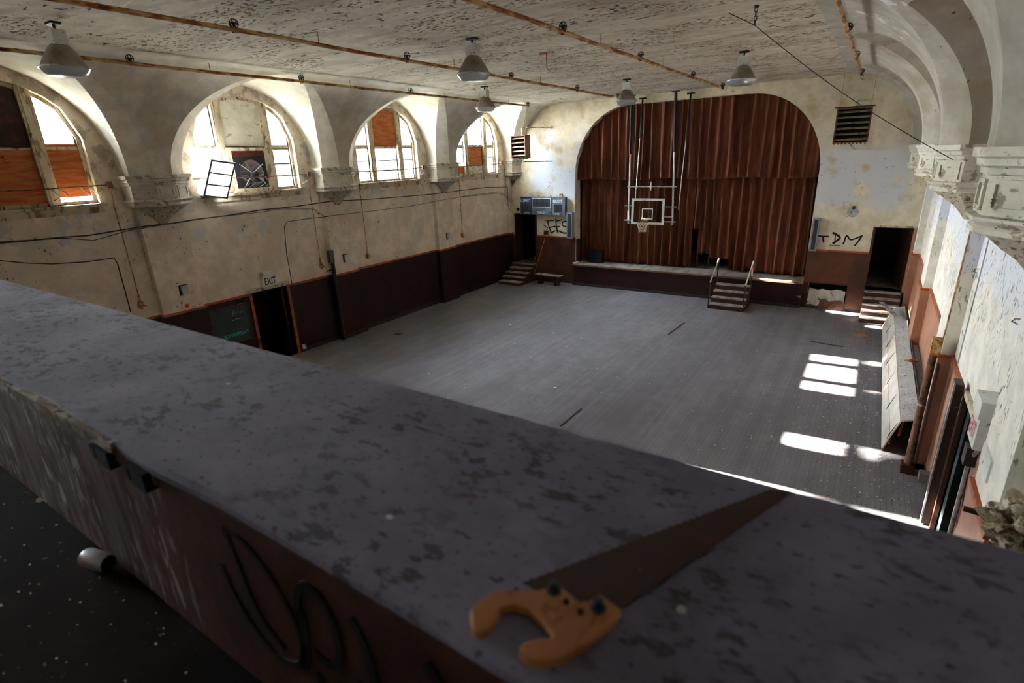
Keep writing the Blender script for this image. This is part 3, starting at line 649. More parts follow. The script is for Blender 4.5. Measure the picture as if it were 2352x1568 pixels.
rodset(Vector((z_, LC[3]-WH-.12, 5.30)), Vector((z_, LC[3]+WH+.1, 5.36)), (.1, .3, .55, .75, .9), 'window opening rod with zigzag arms across the third window', -1)
rodset(Vector((z_, LC[4]-WH-.05, 5.33)), Vector((z_, LC[4]+WH+.08, 5.36)), (.25, .4, .68, .86), 'window opening rod with zigzag arms across the far window', -1)
# ================================================================ doors
def door(nm, sg, y0, y1, z1, mt):
    X = (lambda d: -RC-d) if sg < 0 else (lambda d: W+RC+d)
    e = struct_empty(nm, (X(0), (y0+y1)/2, 0))
    for a, b in ((y0-.09, y0), (y1, y1+.09)):
        xa, xb = sorted((X(-.055), X(.3))); MB().box((xa, a, 0), (xb, b, z1+.0)).build('door_jamb', m_rail if sg < 0 else m_dark, e)
    xa, xb = sorted((X(-.05), X(.3))); MB().box((xa, y0-.09, z1), (xb, y1+.09, z1+.08)).build('door_head', mt, e)
    return e
d1 = door('door_1', -1, 6.87, 8.0, 2.2, m_frame)
M = Matrix.Translation((-RC-.12, 7.95, 0)) @ Matrix.Rotation(math.radians(-16), 4, 'Z')
MB().box((-.95, -.045, .02), (0, 0, 2.15), M).build('door_leaf', m_dark, d1)
d2 = door('door_2', 1, 6.45, 7.62, 2.2, m_frame)
M = Matrix.Translation((W+RC+.02, 7.6, 0)) @ Matrix.Rotation(math.radians(28), 4, 'Z')
dl = MB().box((0, -.05, .02), (1.1, 0, 2.15), M).build('door_leaf', aged('teal_grey_door', (70, 84, 84), .5, [dict(c=(40, 48, 48), s=3, t=.5, w=.1)]), d2)
MB().lathe([(0, 0), (.03, .0), (.035, .03), (.02, .07), (0, .07)], M @ Vector((.6, -.05, 1.0)), 10, Matrix.Rotation(math.pi/2, 3, 'X')).build('door_knob', m_rust, dl)
d3 = struct_empty('door_3', (15.0, L, .83))
q = MB().box((14.41, L-.05, .83), (14.48, L+.5, 2.98)); q.build('door_jamb', m_dark, d3); MB().box((15.52, L-.03, .83), (15.59, L+.5, 2.98)).build('door_jamb', m_wain, d3); MB().box((14.41, L-.05, 2.95), (15.59, L+.5, 3.01)).build('door_head', m_frame, d3)
M = Matrix.Translation((15.5, L+.52, .83)) @ Matrix.Rotation(math.radians(104), 4, 'Z'); MB().box((0, 0, 0), (.95, .04, 2.1), M).build('door_leaf', m_wainf, d3)
d4 = struct_empty('door_4', (.7, L, .8))
MB().box((.12, L-.03, .8), (.18, L+.5, 3.08)).build('door_jamb', m_dark, d4); MB().box((1.26, L-.05, .8), (1.33, L+.5, 3.08)).build('door_jamb', m_dark, d4); MB().box((.12, L-.05, 3.05), (1.33, L+.5, 3.1)).build('door_head', m_dark, d4)
M = Matrix.Translation((.2, L+.5, .8)) @ Matrix.Rotation(math.radians(80), 4, 'Z'); MB().box((0, -.04, 0), (.9, 0, 2.2), M).build('door_leaf', m_wainl, d4)
S_('floor_stage_side', MB().box((-.6, L+.0, 0), (1.5, 26, .8)).box((14.3, L+.0, 0), (W+.6, 26, .83)), m_stage)
e = thing('inner_staircase', 'grey steps rising inside the dark far left doorway', 'stairs', (1.0, 21.2, .8))
for i in range(5): MB().box((.75, 21.0+i*.3, .8), (1.48, 21.3+i*.3, .98+i*.18)).build('step', m_tread, e)
# ================================================================ stairs
def stairs(name, label, x0, x1, ys, zs, yend, side=True, wall=0):
    e = thing(name, label, 'stairs', ((x0+x1)/2, ys[0], 0))
    for i, (y, z) in enumerate(zip(ys, zs)):
        yn = ys[i+1] if i+1 < len(ys) else yend
        zb = zs[i-1] if i else 0
        MB().box((x0, y-.02, z-.035), (x1, yn+.02 if i+1 < len(ys) else yn, z)).build('tread', m_tread, e)
        MB().box((x0+.02, y, zb-(.035 if i else 0)), (x1-.02, y+.02, z-.035)).build('riser', m_dark, e)
    for xx in (x0, x1-.03):
        pts = [(ys[0]+.0, 0)]
        pr = 0
        for i, (y, z) in enumerate(zip(ys, zs)): pts += [(y+.001, pr), (y+.001, z-.036)]; pr = z-.036
        pts += [(yend, pr), (yend, 0)]; pts = pts[1:]
        MB().plate(pts, [], lambda u, v, d: (xx+d, u, v), .03).build('stringer', m_dark, e)
    return e
stairs('staircase', 'brown wooden steps up to the dark doorway at far right', 14.47, 15.5, [19.0, 19.26, 19.5, 19.76, 20.02], [.17, .34, .50, .66, .83], L-.05)
stairs('staircase', 'dim wooden steps up to the dark doorway in the far left corner', .12, 1.30, [18.75, 19.05, 19.35, 19.65, 19.95], [.16, .32, .48, .64, .80], L-.05)
e = stairs('stage_steps', 'portable black steps with two white handrails in front of the stage', 9.72, 10.94, [18.6, 18.88, 19.16, 19.44], [.19, .38, .57, .76], 19.72)
for x in (9.68, 10.90):
    q = MB().box((x, 18.60, 0), (x+.04, 18.64, .98)).box((x, 19.68, 0), (x+.04, 19.72, 1.58)); q.build('post', m_dark, e)
    MB().tube([(x+.02, 18.62, .98), (x+.02, 19.72, 1.66)], .026, 8).build('handrail', m_white, e)
# ================================================================ curtains
def curtain(name, label, y, x0, x1, z0, z1, hole=None, top=None, seed=0, amp=.15, dens=3.1):
    rnd = random.Random(seed); nx = int((x1-x0)*44); nz = 26; q = MB(); ph = [rnd.uniform(0, 6.28) for _ in range(6)]
    xs = [x0+(x1-x0)*i/nx for i in range(nx+1)]
    keep = {}
    def Y(x, z):
        t = (z1-z)/(z1-z0); u = x*dens*2*math.pi+.8*math.sin(x*2.3+ph[0])+.5*math.sin(x*5.1+ph[1])
        s = 2.2*(.5+.5*math.sin(u))**3-.7
        return y-amp*(.6+.4*t)*s*(.75+.25*math.sin(x*3.3+ph[2]))-.03*math.sin(x*1.7+ph[3]+t*1.5)*t
    for j in range(nz+1):
        for i, x in enumerate(xs):
            z = z0+(z1-z0)*j/nz
            if j == 0: z += .03*math.sin(x*2.1+ph[4])+.012*math.sin(x*dens*6.28)
            keep[(i, j)] = len(q.v); q.v.append(Vector((x+.015*math.sin(z*1.3+x*4), Y(x, z), z)))
    for j in range(nz):
        for i in range(nx):
            xm = xs[i]; zm = z0+(z1-z0)*(j+.5)/nz
            if hole and any(a < xm < b and c_ < zm < d for a, b, c_, d in hole): continue
            q.f.append((keep[(i, j)], keep[(i+1, j)], keep[(i+1, j+1)], keep[(i, j+1)]))
    o = q.build(name, m_curt, None, True); sm = o.modifiers.new('cloth_thickness', 'SOLIDIFY'); sm.thickness = .006
    return tag(o, label, 'curtain')
curtain('stage_valance', 'upper rust-red pleated curtain filling the top of the stage arch', 20.62, 3.0, 12.95, 4.55, 7.62, seed=2, dens=2.75, amp=.12)
curtain('stage_curtain', 'lower left rust-red stage curtain hanging behind the basketball hoop', 21.06, 3.0, 8.30, 1.0, 4.75, seed=3, dens=3.0)
curtain('stage_curtain', 'lower right rust-red stage curtain with a hole torn at its foot', 21.06, 8.33, 12.95, 1.0, 4.75, hole=[(8.3, 8.5, .9, 2.6), (8.55, 8.95, .9, 1.6), (9.0, 9.75, .9, 1.5)], seed=5, dens=2.9)
e = thing('stage_box', 'dark box standing on the stage at the left behind the curtain edge', 'box', (4.2, 20.72, .96))
MB().box((3.85, 20.6, .96), (4.5, 20.85, 1.5)).build('box_body', m_bk, e)
pipe = thing('wall_pipe', 'thin grey pipe with a floor bracket at the left end of the stage lip', 'pipe', (3.4, 20.2, .96))
MB().tube([(3.4, 20.22, .97), (3.4, 20.22, 2.1)], .02, 8).build('pipe_run', m_spk, pipe); MB().box((3.3, 20.1, .957), (3.42, 20.5, 1.0)).build('bracket', m_boxw, pipe)
# ================================================================ basketball hoop
e = thing('basketball_hoop', 'glass backboard with white net hung from black and white ceiling poles', 'basketball hoop', (7, 19.2, 2.9))
hy = 19.2; bx0, bx1, bz0, bz1 = 6.35, 7.66, 2.92, 3.90
fn = lambda u, v, d: (u, hy+d, v)
MB().plate(rect(bx0, bx1, bz0, bz1), [rect(bx0+.085, bx1-.085, bz0+.085, bz1-.085)], fn, .04).build('backboard_frame', m_boxw, e)
bbp = MB().plate(rect(bx0+.08, bx1-.08, bz0+.08, bz1-.08), [], lambda u, v, d: (u, hy+.015+d, v), .012).build('backboard_glass', m_clear, e)
MB().plate(rect(6.78, 7.21, 3.12, 3.53), [rect(6.81, 7.18, 3.15, 3.50)], lambda u, v, d: (u, hy+.008+d, v), .006).build('target_square', m_wl, e)
rc = Vector((6.98, hy-.42, 3.06)); RR = .225
MB().tube([rc+Vector((RR*math.cos(t), RR*math.sin(t), 0)) for t in [2*math.pi*i/28 for i in range(29)]], .011, 6).build('rim', m_hoopr, e)
MB().box((rc.x-.08, hy-.03, 2.98), (rc.x+.08, hy, 3.12)).box((rc.x-.07, hy-.22, 3.03), (rc.x+.07, hy, 3.05)).build('rim_bracket', m_hoopr, e)
q = MB(); nn_ = 12; rows = 7
def npt(i, j): 
    t = 2*math.pi*(i+.5*(j % 2))/nn_; r = RR*(1-.42*min(1, j/5))*(1+.0*j); return rc+Vector((r*math.cos(t), r*math.sin(t), -.062*j))
for j in range(rows-1):
    for i in range(nn_):
        q.tube([npt(i, j), npt(i, j+1)], .008, 4); q.tube([npt(i, j), npt(i-1 if j % 2 == 0 else i+1, j+1)], .008, 4)
q.build('net', m_rope, e)
q = MB(); 
for i in range(14):
    a = random.uniform(0, 6.3); p = rc+Vector((-.02+random.uniform(-.09, .12), .1+random.uniform(-.06, .08), .02+random.uniform(0, .12))); q.box((-.035, -.01, -.002), (.035, .01, .002), Matrix.Translation(p) @ Matrix.Rotation(a, 4, 'Z') @ Matrix.Rotation(a*2, 4, 'Y'))
tag(q.build('bird_nest', m_debr), 'small clump of dry debris caught on top of the basketball rim', 'debris')
for xb, top, br, bw in ((6.21, Vector((5.85, 20.12, ZC-.02)), Vector((6.24, L-.0, 7.56)), Vector((6.33, 19.62, 3.75))), (7.98, Vector((7.56, 20.12, ZC-.02)), Vector((8.07, L-.0, 7.58)), Vector((8.07, 19.62, 3.45)))):
    bot = Vector((xb, 19.28, 2.92)); mid = bot+(top-bot)*.55
    MB().tube([mid, top], .055, 10).box(top-Vector((.14, .08, .03)), top+Vector((.14, .08, 0))).build('upper_pole', m_bsteel, e)
    MB().tube([bot, mid], .034, 10).build('lower_pole', m_boxw, e)
    md2 = bw+(br-bw)*.62
    MB().tube([md2, br+Vector((0, -.04, 0))], .035, 8).box(br-Vector((.14, .05, .03)), br+Vector((.14, 0, .03))).build('upper_brace', m_bsteel, e)
    MB().tube([bw, md2], .018, 8).build('lower_brace', m_steel, e)
for z, xa, xb in ((4.34, 6.12, 8.06), (3.62, 6.05, 6.40), (3.60, 7.62, 8.1), (3.05, 6.05, 6.40), (3.04, 7.62, 8.1), (3.22, 7.62, 8.0)):
    MB().tube([(xa, 19.27, z), (xb, 19.27, z)], .022, 8).build('cross_pipe', m_steel, e)
MB().tube([(7.07, 19.27, 4.2), (7.07, 19.27, 4.52)], .025, 8).lathe([(.05, -.04), (.05, .04)], (7.07, 19.27, 4.34), 10).build('hoist_clamp', m_boxw, e)
for a, b in (((7.07, 19.3, 4.36), (6.75, 19.25, 3.88)), ((7.07, 19.3, 5.1), (7.9, 19.28, 3.55)), ((6.9, 19.6, 5.5), (7.5, 19.4, 4.34)), ((7.6, 19.8, 5.4), (7.07, 19.3, 4.5))):
    MB().tube([a, b], .005, 4).build('cable', m_wire, e)
# ================================================================ scoreboard, speakers
sy = L-.2
e = thing('scoreboard', 'grey scoreboard lettered ST.MARYS and GUEST above the far left doorway', 'scoreboard', (1.78, L, 3.07))
MB().box((.58, sy, 3.08), (2.92, L, 3.86)).build('cabinet', m_sbg, e)
sx = lambda p: .60+(p-325)/(965-325)*2.30; sz = lambda p: 3.86-(p-185)/(435-185)*.78
def pan(nm, a, b, c_, d, mt, t=.008, y=sy): return MB().box((sx(a), y-t, sz(d)), (sx(b), y, sz(c_))).build(nm, mt, e)
pan('home_panel', 326, 487, 188, 262, m_sbb); pan('home_score_panel', 330, 487, 266, 425, m_sbd); pan('divider', 488, 492, 188, 435, m_sbk); pan('divider', 780, 784, 188, 435, m_sbk)
pan('clock_panel', 503, 768, 205, 320, m_sbd)
MB().plate(rect(sx(497), sx(773), sz(330), sz(198)), [rect(sx(505), sx(766), sz(321), sz(206))], lambda u, v, d: (u, sy-.014+d, v), .012).build('clock_border', m_wl, e)
pan('guest_score_panel', 815, 935, 285, 395, m_sbd)
TX = lambda s, a, b, c_, d, mt=m_wl: text(s, mt, e, 'lettering', ((sx(a)+sx(b))/2, sy-.012, (sz(c_)+sz(d))/2), (1, 0, 0), (0, 0, 1), sx(b)-sx(a), sz(c_)-sz(d))
TX("ST.MARY'S", 328, 478, 208, 255); TX('GUEST', 806, 940, 220, 262); TX('PERIOD', 576, 692, 388, 424); TX('BONUS', 385, 458, 400, 420); TX('BONUS', 815, 892, 410, 430)
def digit(x, z, w_, h_, segs):
    q = MB(); t = w_*.2
    S = dict(a=(0, h_-t, w_, h_), g=(0, h_/2-t/2, w_, h_/2+t/2), d=(0, 0, w_, t), f=(0, h_/2, t, h_), b=(w_-t, h_/2, w_, h_), e=(0, 0, t, h_/2), c=(w_-t, 0, w_, h_/2))
    for k in segs:
        a, b, c_, d = S[k]; q.box((x+a+.004, sy-.016, z+b+.004), (x+c_-.004, sy-.009, z+d-.004))
    q.build('digit', m_sbk, e)
for a, s in ((525, 'bc'), (553, 'abcdefg'), (640, 'abcdefg'), (690, 'acdefg')): digit(sx(a), sz(305), sx(40)-sx(0), sz(215)-sz(305), s)
q = MB(); [q.box((sx(610), sy-.014, sz(z+8)), (sx(618), sy-.009, sz(z))) for z in (240, 272)]; q.build('colon', m_sbk, e)
for a in (350, 400): digit(sx(a), sz(375), sx(36)-sx(0), sz(290)-sz(375), 'abcdefg')
for a in (828, 882): digit(sx(a), sz(385), sx(40)-sx(0), sz(295)-sz(385), 'abcdefg')
for a, b in ((505, 395), (530, 395), (740, 395), (765, 395), (918, 425)): MB().lathe([(0, 0), (.018, 0), (.018, .012), (0, .012)], (sx(a), sy-.012, sz(b)), 8, Matrix.Rotation(-math.pi/2, 3, 'X')).build('lamp_button', m_sbk, e)
q = MB()
for i in range(40):
    p = Vector((random.uniform(.7, 2.8), random.uniform(sy+.02, L-.03), 3.885+random.uniform(0, .02))); q.box((-.04, -.008, -.003), (.04, .008, .003), Matrix.Translation(p) @ Matrix.Rotation(random.uniform(0, 3), 4, 'Z') @ Matrix.Rotation(random.uniform(-.5, .5), 4, 'Y'))
tag(q.build('loose_debris', m_debr), 'dark flakes and twigs lying along the top of the scoreboard', 'debris', kind='stuff')
tag(MB().box((2.62, sy+.02, 3.862), (2.76, sy+.14, 4.0)).build('junction_box', m_rust), 'small rusty junction box on top of the scoreboard, right end', 'box')
def speaker(x0, x1, z0, z1, label):
    e = thing('column_speaker', label, 'speaker', ((x0+x1)/2, L-.16, z0), 'column speakers')
    MB().box((x0, L-.17, z0), (x1, L, z1)).build('cabinet', m_spk, e); MB().box((x0+.05, L-.18, z0+.06), (x1-.05, L-.17, z1-.06)).build('grille', m_grill, e)
speaker(2.98, 3.26, 2.07, 3.2, 'tall grey column speaker left of the stage below the scoreboard')
speaker(12.62, 12.84, 2.07, 3.22, 'tall grey column speaker at the right edge of the stage arch')
tag(MB().lathe([(0, 0), (.07, 0), (.07, .05), (.04, .07), (0, .07)], (.35, L-.07, 3.28), 14, Matrix.Rotation(-math.pi/2, 3, 'X')).build('wall_bell', m_bk), 'small black round bell on the wall left of the scoreboard', 'bell')
q = MB().lathe([(0, 0), (.17, 0), (.17, .012), (0, .012)], (13.75, L-.012, 3.42), 24, Matrix.Rotation(-math.pi/2, 3, 'X')); tag(q.build('wall_patch', m_steel), 'round grey patch plate above the TDM graffiti', 'plate')
tag(MB().box((13.72, L-.06, 3.52), (13.80, L, 3.62)).build('hook_bracket', m_bsteel), 'tiny black bracket at the top of the round patch plate', 'bracket')
# ================================================================ graffiti
def graf(name, strokes, axis, val, nrm, mt, label, scale=1, org=(0, 0), wd=.05, par=None, cat='graffiti'):
    q = MB()
    for s in strokes:
        w0_ = wd; s2 = s
        if isinstance(s, tuple) and isinstance(s[0], (int, float)): w0_, s2 = s
        P = [hit(org[0]+a/scale, org[1]+b/scale, axis, val) for a, b in s2]
        # smooth the polyline
        if len(P) > 2:
            for _ in range(2):
                o = [P[0]]
                for i in range(len(P)-1): o += [P[i]*.75+P[i+1]*.25, P[i]*.25+P[i+1]*.75]
                P = o+[P[-1]]
        q.ribbon(P, w0_, nrm, .003)
    o = q.build(name, mt)
    return tag(o, label, cat)
g6 = dict(scale=6.03, org=(1150, 420))
graf('graffiti', [(.10, [(655, 560), (665, 600), (700, 670), (745, 660)]), (.10, [(665, 545), (740, 535)]), (.10, [(690, 610), (745, 600)]), (.10, [(770, 520), (785, 680)]), (.10, [(775, 545), (835, 535)]), (.1, [(760, 605), (805, 600)]),
   (.10, [(935, 550), (870, 550), (865, 600), (930, 610), (930, 665), (860, 675), (820, 668)])], 1, L-.003, (0, -1, 0), m_wpaint, 'pale fill paint inside the EFS letters', **g6)
graf('graffiti', [(.055, [(652, 515), (655, 560), (680, 640), (705, 695)]), (.05, [(650, 528), (700, 520), (745, 514)]), (.05, [(672, 622), (720, 608), (758, 596)]), (.055, [(700, 692), (758, 660)]), (.03, [(622, 508), (648, 548)]), (.04, [(592, 582), (625, 602), (655, 628)]),
   (.06, [(764, 495), (770, 600), (792, 695)]), (.05, [(768, 528), (810, 518), (848, 506)]), (.05, [(745, 614), (818, 600)]), (.06, [(950, 540), (900, 528), (858, 540), (850, 575), (870, 602), (930, 605), (952, 640), (925, 690), (870, 698), (800, 660)])],
   1, L-.008, (0, -1, 0), m_blk, 'black EFS graffiti letters below the scoreboard', **g6)
gt = dict(scale=4.276, org=(1600, 480))
graf('graffiti', [(.05, [(1165, 258), (1235, 268), (1300, 268)]), (.05, [(1238, 268), (1248, 330)]), (.07, [(1335, 232), (1365, 245), (1415, 278), (1385, 305), (1335, 340)]), (.035, [(1362, 250), (1358, 320)]), (.05, [(1440, 345), (1475, 245), (1500, 300), (1535, 300), (1625, 262)]), (.05, [(1625, 262), (1590, 315), (1550, 362)]), (.03, [(1590, 305), (1630, 258)]), (.02, [(1300, 354), (1410, 357)])], 1, L-.004, (0, -1, 0), m_blk, 'black TDM graffiti tag right of the stage arch', **gt)
gr = dict(scale=4.753, org=(2000, 960))
graf('graffiti', [(.03, [(1060, 640), (1030, 760), (1000, 900), (1005, 950)]), (.03, [(1060, 640), (1075, 700), (1075, 780)]), (.035, [(1085, 850), (1045, 900), (1010, 1000), (985, 1120), (955, 1165), (932, 1105)]), (.035, [(1085, 850), (1100, 900), (1085, 1000), (1040, 1120), (1005, 1280)])], 0, W+RC-.034, (-1, 0, 0), m_blk, 'thin black S-shaped tag on the brown wainscot beside the right door', **gr)
graf('graffiti', [(.02, [(515, 1215), (560, 1330), (600, 1420), (655, 1490)]), (.02, [(515, 1215), (545, 1228), (600, 1290), (660, 1385), (700, 1480), (700, 1530), (650, 1520), (590, 1450), (530, 1350), (510, 1295)]), (.024, [(690, 1420), (680, 1360), (705, 1338), (745, 1380), (775, 1450), (785, 1515), (765, 1535), (725, 1495)]), (.028, [(690, 1400), (705, 1450), (700, 1530)]), (.028, [(803, 1415), (835, 1470), (862, 1560), (866, 1600)]), (.028, [(980, 1520), (1005, 1560), (1020, 1600)]), (.02, [(735, 1545), (745, 1600)]), (.02, [(825, 1560), (835, 1600)])],
   1, YI+.0295, (0, -1, 0), m_blk, 'big looping black graffiti strokes on the brown inner face of the balcony wall')
graf('graffiti', [[(800, 640), (790, 680), (810, 720)], [(790, 700), (820, 690)], [(800, 745), (785, 770), (815, 775)]], 0, -RC+.032, (1, 0, 0), m_bk, 'faint dark scribbles on the left brown wainscot beside the black pipe', wd=.03)
graf('graffiti', [[(880, 640), (900, 660), (890, 690)], [(930, 650), (950, 690), (970, 640)], [(1075, 600), (1090, 590), (1095, 610)]], 0, -RC+.032, (1, 0, 0), m_bk, 'faint dark tags on the left brown wainscot before the far stairs', wd=.02)
p_ = hit(430, 702, 0, 0); tag(MB().lathe([(0, 0), (.055, 0), (.05, .003), (0, .003)], p_, 18, Matrix.Rotation(math.pi/2, 3, 'Y')).build('spray_mark', m_rspray), 'small red spray dot on the left wall above the brown wainscot', 'paint mark')
# ================================================================ left wall fittings
def horn(x, y, z, label, nx=1):
    e = thing('alarm_box', label, 'alarm box', (x, y, z), 'wall alarm boxes')
    a, b = sorted((x, x+nx*.035)); MB().box((a, y-.1, z-.13), (b, y+.1, z+.13)).build('back_plate', m_bsteel if nx > 0 else m_boxw, e)
    a, b = sorted((x+nx*.035, x+nx*.11)); MB().box((a, y-.07, z-.12), (b, y+.09, z+.11)).build('housing', m_boxw, e)
horn(0, 5.04, 2.72, 'white alarm box on the left pilaster above the red spray dot'); horn(0, 10.2, 2.66, 'white alarm box on the left wall right of the black wall pipe'); horn(0, 15.46, 2.67, 'white alarm box on the far left pilaster beside the third window drop shaft')
e = thing('exit_sign', 'white EXIT sign standing above the dark left doorway', 'sign', (-RC+.03, 7.45, 2.30))
MB().box((-RC, 7.24, 2.30), (-RC+.12, 7.68, 2.62)).build('sign_box', m_boxw, e); MB().box((-RC, 7.26, 2.62), (-RC+.16, 7.66, 2.73)).build('lamp_housing', m_boxw, e)
text('EXIT', m_lett, e, 'lettering', (-RC+.122, 7.46, 2.45), (0, 1, 0), (0, 0, 1), .36, .2)
q = MB(); 
for i in range(26):
    p = Vector((-RC+.05+random.uniform(-.02, .03), random.choice((random.uniform(6.78, 7.12), random.uniform(7.80, 8.05))), 2.295+random.uniform(0, .03))); q.box((-.02, -.09, -.005), (.02, .09, .005), Matrix.Translation(p) @ Matrix.Rotation(random.uniform(-.5, .5), 4, 'Z') @ Matrix.Rotation(random.uniform(-.3, .3), 4, 'X'))
tag(q.build('plaster_shards', m_chip), 'white plaster shards lying on the head of the left doorway', 'debris', kind='stuff')
e = thing('chalkboard', 'green chalkboard with cyan writing beside the left doorway', 'chalkboard', (-RC+.03, 6.0, .9))
cx_ = -RC+.03
MB().box((cx_, 5.60, .95), (cx_+.03, 6.62, 1.96)).build('board', m_chalk, e); MB().plate(rect(5.57, 6.65, .92, 1.99), [rect(5.61, 6.61, .96, 1.95)], lambda u, v, d: (cx_+d, u, v), .045).build('frame', m_dark, e)
text('BOORIFFRAFF', m_cyan, e, 'lettering', (cx_+.034, 6.2, 1.18), (0, 1, .0), (0, 0, 1), .72, .1)
q = MB(); q.ribbon([(cx_+.031, 6.15, 1.58), (cx_+.031, 6.3, 1.60), (cx_+.031, 6.45, 1.59)], .012, (1, 0, 0), .003).ribbon([(cx_+.031, 6.2, 1.72), (cx_+.031, 6.24, 1.85), (cx_+.031, 6.28, 1.74)], .01, (1, 0, 0), .003).ribbon([(cx_+.031, 6.3, 1.75), (cx_+.031, 6.36, 1.8), (cx_+.031, 6.42, 1.74), (cx_+.031, 6.5, 1.8)], .01, (1, 0, 0), .003); q.build('chalk_marks', m_chw, e)
# black pipe on second pilaster
e = thing('standpipe', 'black vertical pipe with a grey box on the second left pilaster', 'pipe', (.08, 9.62, 0))
MB().tube([(.07, 9.62, 0), (.07, 9.62, 2.65)], .06, 12).build('pipe_run', m_bsteel, e); MB().box((.0, 9.5, 2.62), (.14, 9.66, 3.0)).build('control_box', m_sash, e); MB().tube([(.07, 9.62, 2.4), (.07, 9.35, 2.38)], .02, 6).build('valve_arm', m_bsteel, e)
def cable(label, pts, r=.012, mt=None, x=None, name='cable', cat='cable', sag=0):
    P = []
    for a in pts:
        p = hit(a[0], a[1], 0, x if x is not None else .02); P.append(p)
    q = MB(); q.tube(P, r, 6); return tag(q.build(name, mt or m_wire), label, cat)
cable('main dark cable run along the left wall below all the windows', [(-20, 560), (60, 553), (140, 545), (200, 541), (250, 533), (330, 520), (400, 512), (440, 505), (520, 495), (600, 482), (680, 474), (760, 462), (840, 458), (920, 452), (1000, 445), (1060, 437), (1120, 430), (1165, 429)], .016)
cable('second thinner cable sagging just under the main run', [(-20, 556), (70, 551), (150, 547), (215, 552), (240, 545), (300, 528), (430, 508), (480, 500), (600, 487), (640, 480), (720, 480), (745, 497), (850, 485), (940, 474), (1000, 462), (1080, 448), (1150, 440), (1190, 470)], .009)
cable('black conduit arching along the left wall beside the cable corner', [(-20, 596), (60, 604), (120, 606), (200, 601), (262, 592), (270, 605), (296, 700), (300, 716)], .012)
cable('thin conduit dropping down the left wall to the floor outlet right of the doorway', [(755, 497), (700, 503), (660, 509), (653, 520), (658, 580), (672, 660), (686, 720), (703, 800)], .010)
cable('conduit loop at the far left corner dropping beside the scoreboard', [(1060, 452), (1110, 447), (1145, 443), (1155, 447), (1172, 462), (1186, 475), (1189, 487)], .01)
cable('thin conduit from the corner corbel down to the bell', [(1166, 430), (1167, 470), (1171, 482), (1180, 487)], .01)
tag(MB().box((-RC+.03, 8.16, .1), (-RC+.1, 8.28, .24)).build('wall_outlet', m_boxw), 'small white outlet box low on the left wall right of the doorway', 'outlet')
# ================================================================ bench, broom handle, hatch
e = thing('wooden_bench', 'low wooden bench against the dark wall left of the stage', 'bench', (2.3, 19.5, 0))
M = Matrix.Translation((2.32, 19.62, 0)) @ Matrix.Rotation(math.radians(-4), 4, 'Z')
MB().box((-.68, -.17, .42), (.68, .17, .46), M).build('bench_top', m_tread, e)
for x in (-.5, .38): MB().box((x, -.14, 0), (x+.14, .14, .42), M).build('leg', m_dark, e)
MB().box((-.5, -.02, .12), (.5, .02, .3), M).build('stretcher', m_dark, e)
tag(MB().tube([(1.50, 19.72, .47), (1.80, L-.05, 2.04)], .016, 8).build('broom_handle', m_ply), 'bare wooden pole leaning on the wall behind the low bench', 'pole')
q = MB().box((1.72, L-.04, 2.15), (1.95, L-.0, 2.35)); tag(q.build('wall_box', m_rustb), 'small reddish box above the leaning pole', 'box')
S_('trim_%d' % tn, MB().plate(rect(12.70, 14.01, .0, .96), [rect(12.75, 13.96, .021, .915)], lambda u, v, d: (u, L-.045+d, v), .02), m_dark); tn += 1
MBv = MB(); MBv.box((12.7, L+.5, 0), (14.05, L+.6, 1)); S_('wall_hatch_back', MBv, m_bk)
q = MB(); q.loft([[(12.78+1.15*i/8, L+.02+.1*math.sin(i*1.9), .10+.03*math.sin(i*3)), (12.78+1.15*i/8, L+.12+.06*math.sin(i*2.3), .40+.04*math.sin(i*1.7)), (12.78+1.15*i/8, L+.2+.05*math.cos(i), .66+.03*math.cos(i*2))] for i in range(9)], closed=False)
o = q.build('torn_sheet', m_pap); o.modifiers.new('s', 'SOLIDIFY').thickness = .01; tag(o, 'crumpled white sheet stuffed in the low hatch right of the stage', 'sheet')
q = MB(); q.loft([[(13.15+.8*i/5, L-.13-.04*math.sin(i), .01), (13.2+.75*i/5, L-.06, .34+.06*math.sin(i*2.2))] for i in range(6)], closed=False)
o = q.build('brown_board', m_wainf); o.modifiers.new('s', 'SOLIDIFY').thickness = .015; tag(o, 'broken brown panel leaning in the lower right of the hatch', 'board')
# ================================================================ bleachers on the right
e = thing('folded_bleachers', 'folded wooden bleacher bank lying along the right wall', 'bleachers', (15.35, 14, 0))
def sect(y, k=0): return
ya, yb = 9.9, 18.55; ym = 12.95
sec = [(15.10, .06), (15.19, .36), (15.30, .70), (15.58, .80)]
for (y0, y1) in ((ya, ym-.01), (ym+.01, yb)):
    for i, nm, mt in ((0, 'front_board', m_bleach), (1, 'front_board', m_bleach), (2, 'top_board', m_bltop)):
        (xa, za), (xb, zb) = sec[i], sec[i+1]; t = Vector((xb-xa, 0, zb-za)).normalized(); nrm = Vector((-t.z, 0, t.x))*.025; g = t*.008
        A_, B_ = Vector((xa, 0, za))+g, Vector((xb, 0, zb))-g
        MB().loft([[A_+Vector((0, y, 0)), B_+Vector((0, y, 0)), B_+Vector((0, y, 0))-nrm, A_+Vector((0, y, 0))-nrm] for y in (y0, y1)]).build(nm, mt, e)
for y in [ya+.05+i*(yb-ya-.1)/6 for i in range(7)]:
    q = MB(); pr = [(15.12, 0), (15.16, 0), (15.2, .3), (15.32, .66), (15.56, .75), (15.56, 0), (15.6, 0), (15.6, .78), (15.3, .69), (15.17, .34)]
    q.plate(pr, [], lambda u, v, d: (u, y+d, v), .035).build('support_rib', m_dark, e)
for x, z in ((15.2, .30), (15.32, .5)): MB().tube([(x, ya+.0, z-.1), (x+.05, ya+.3, z+.06)], .018, 6).build('bracket_arm', m_rail, e)
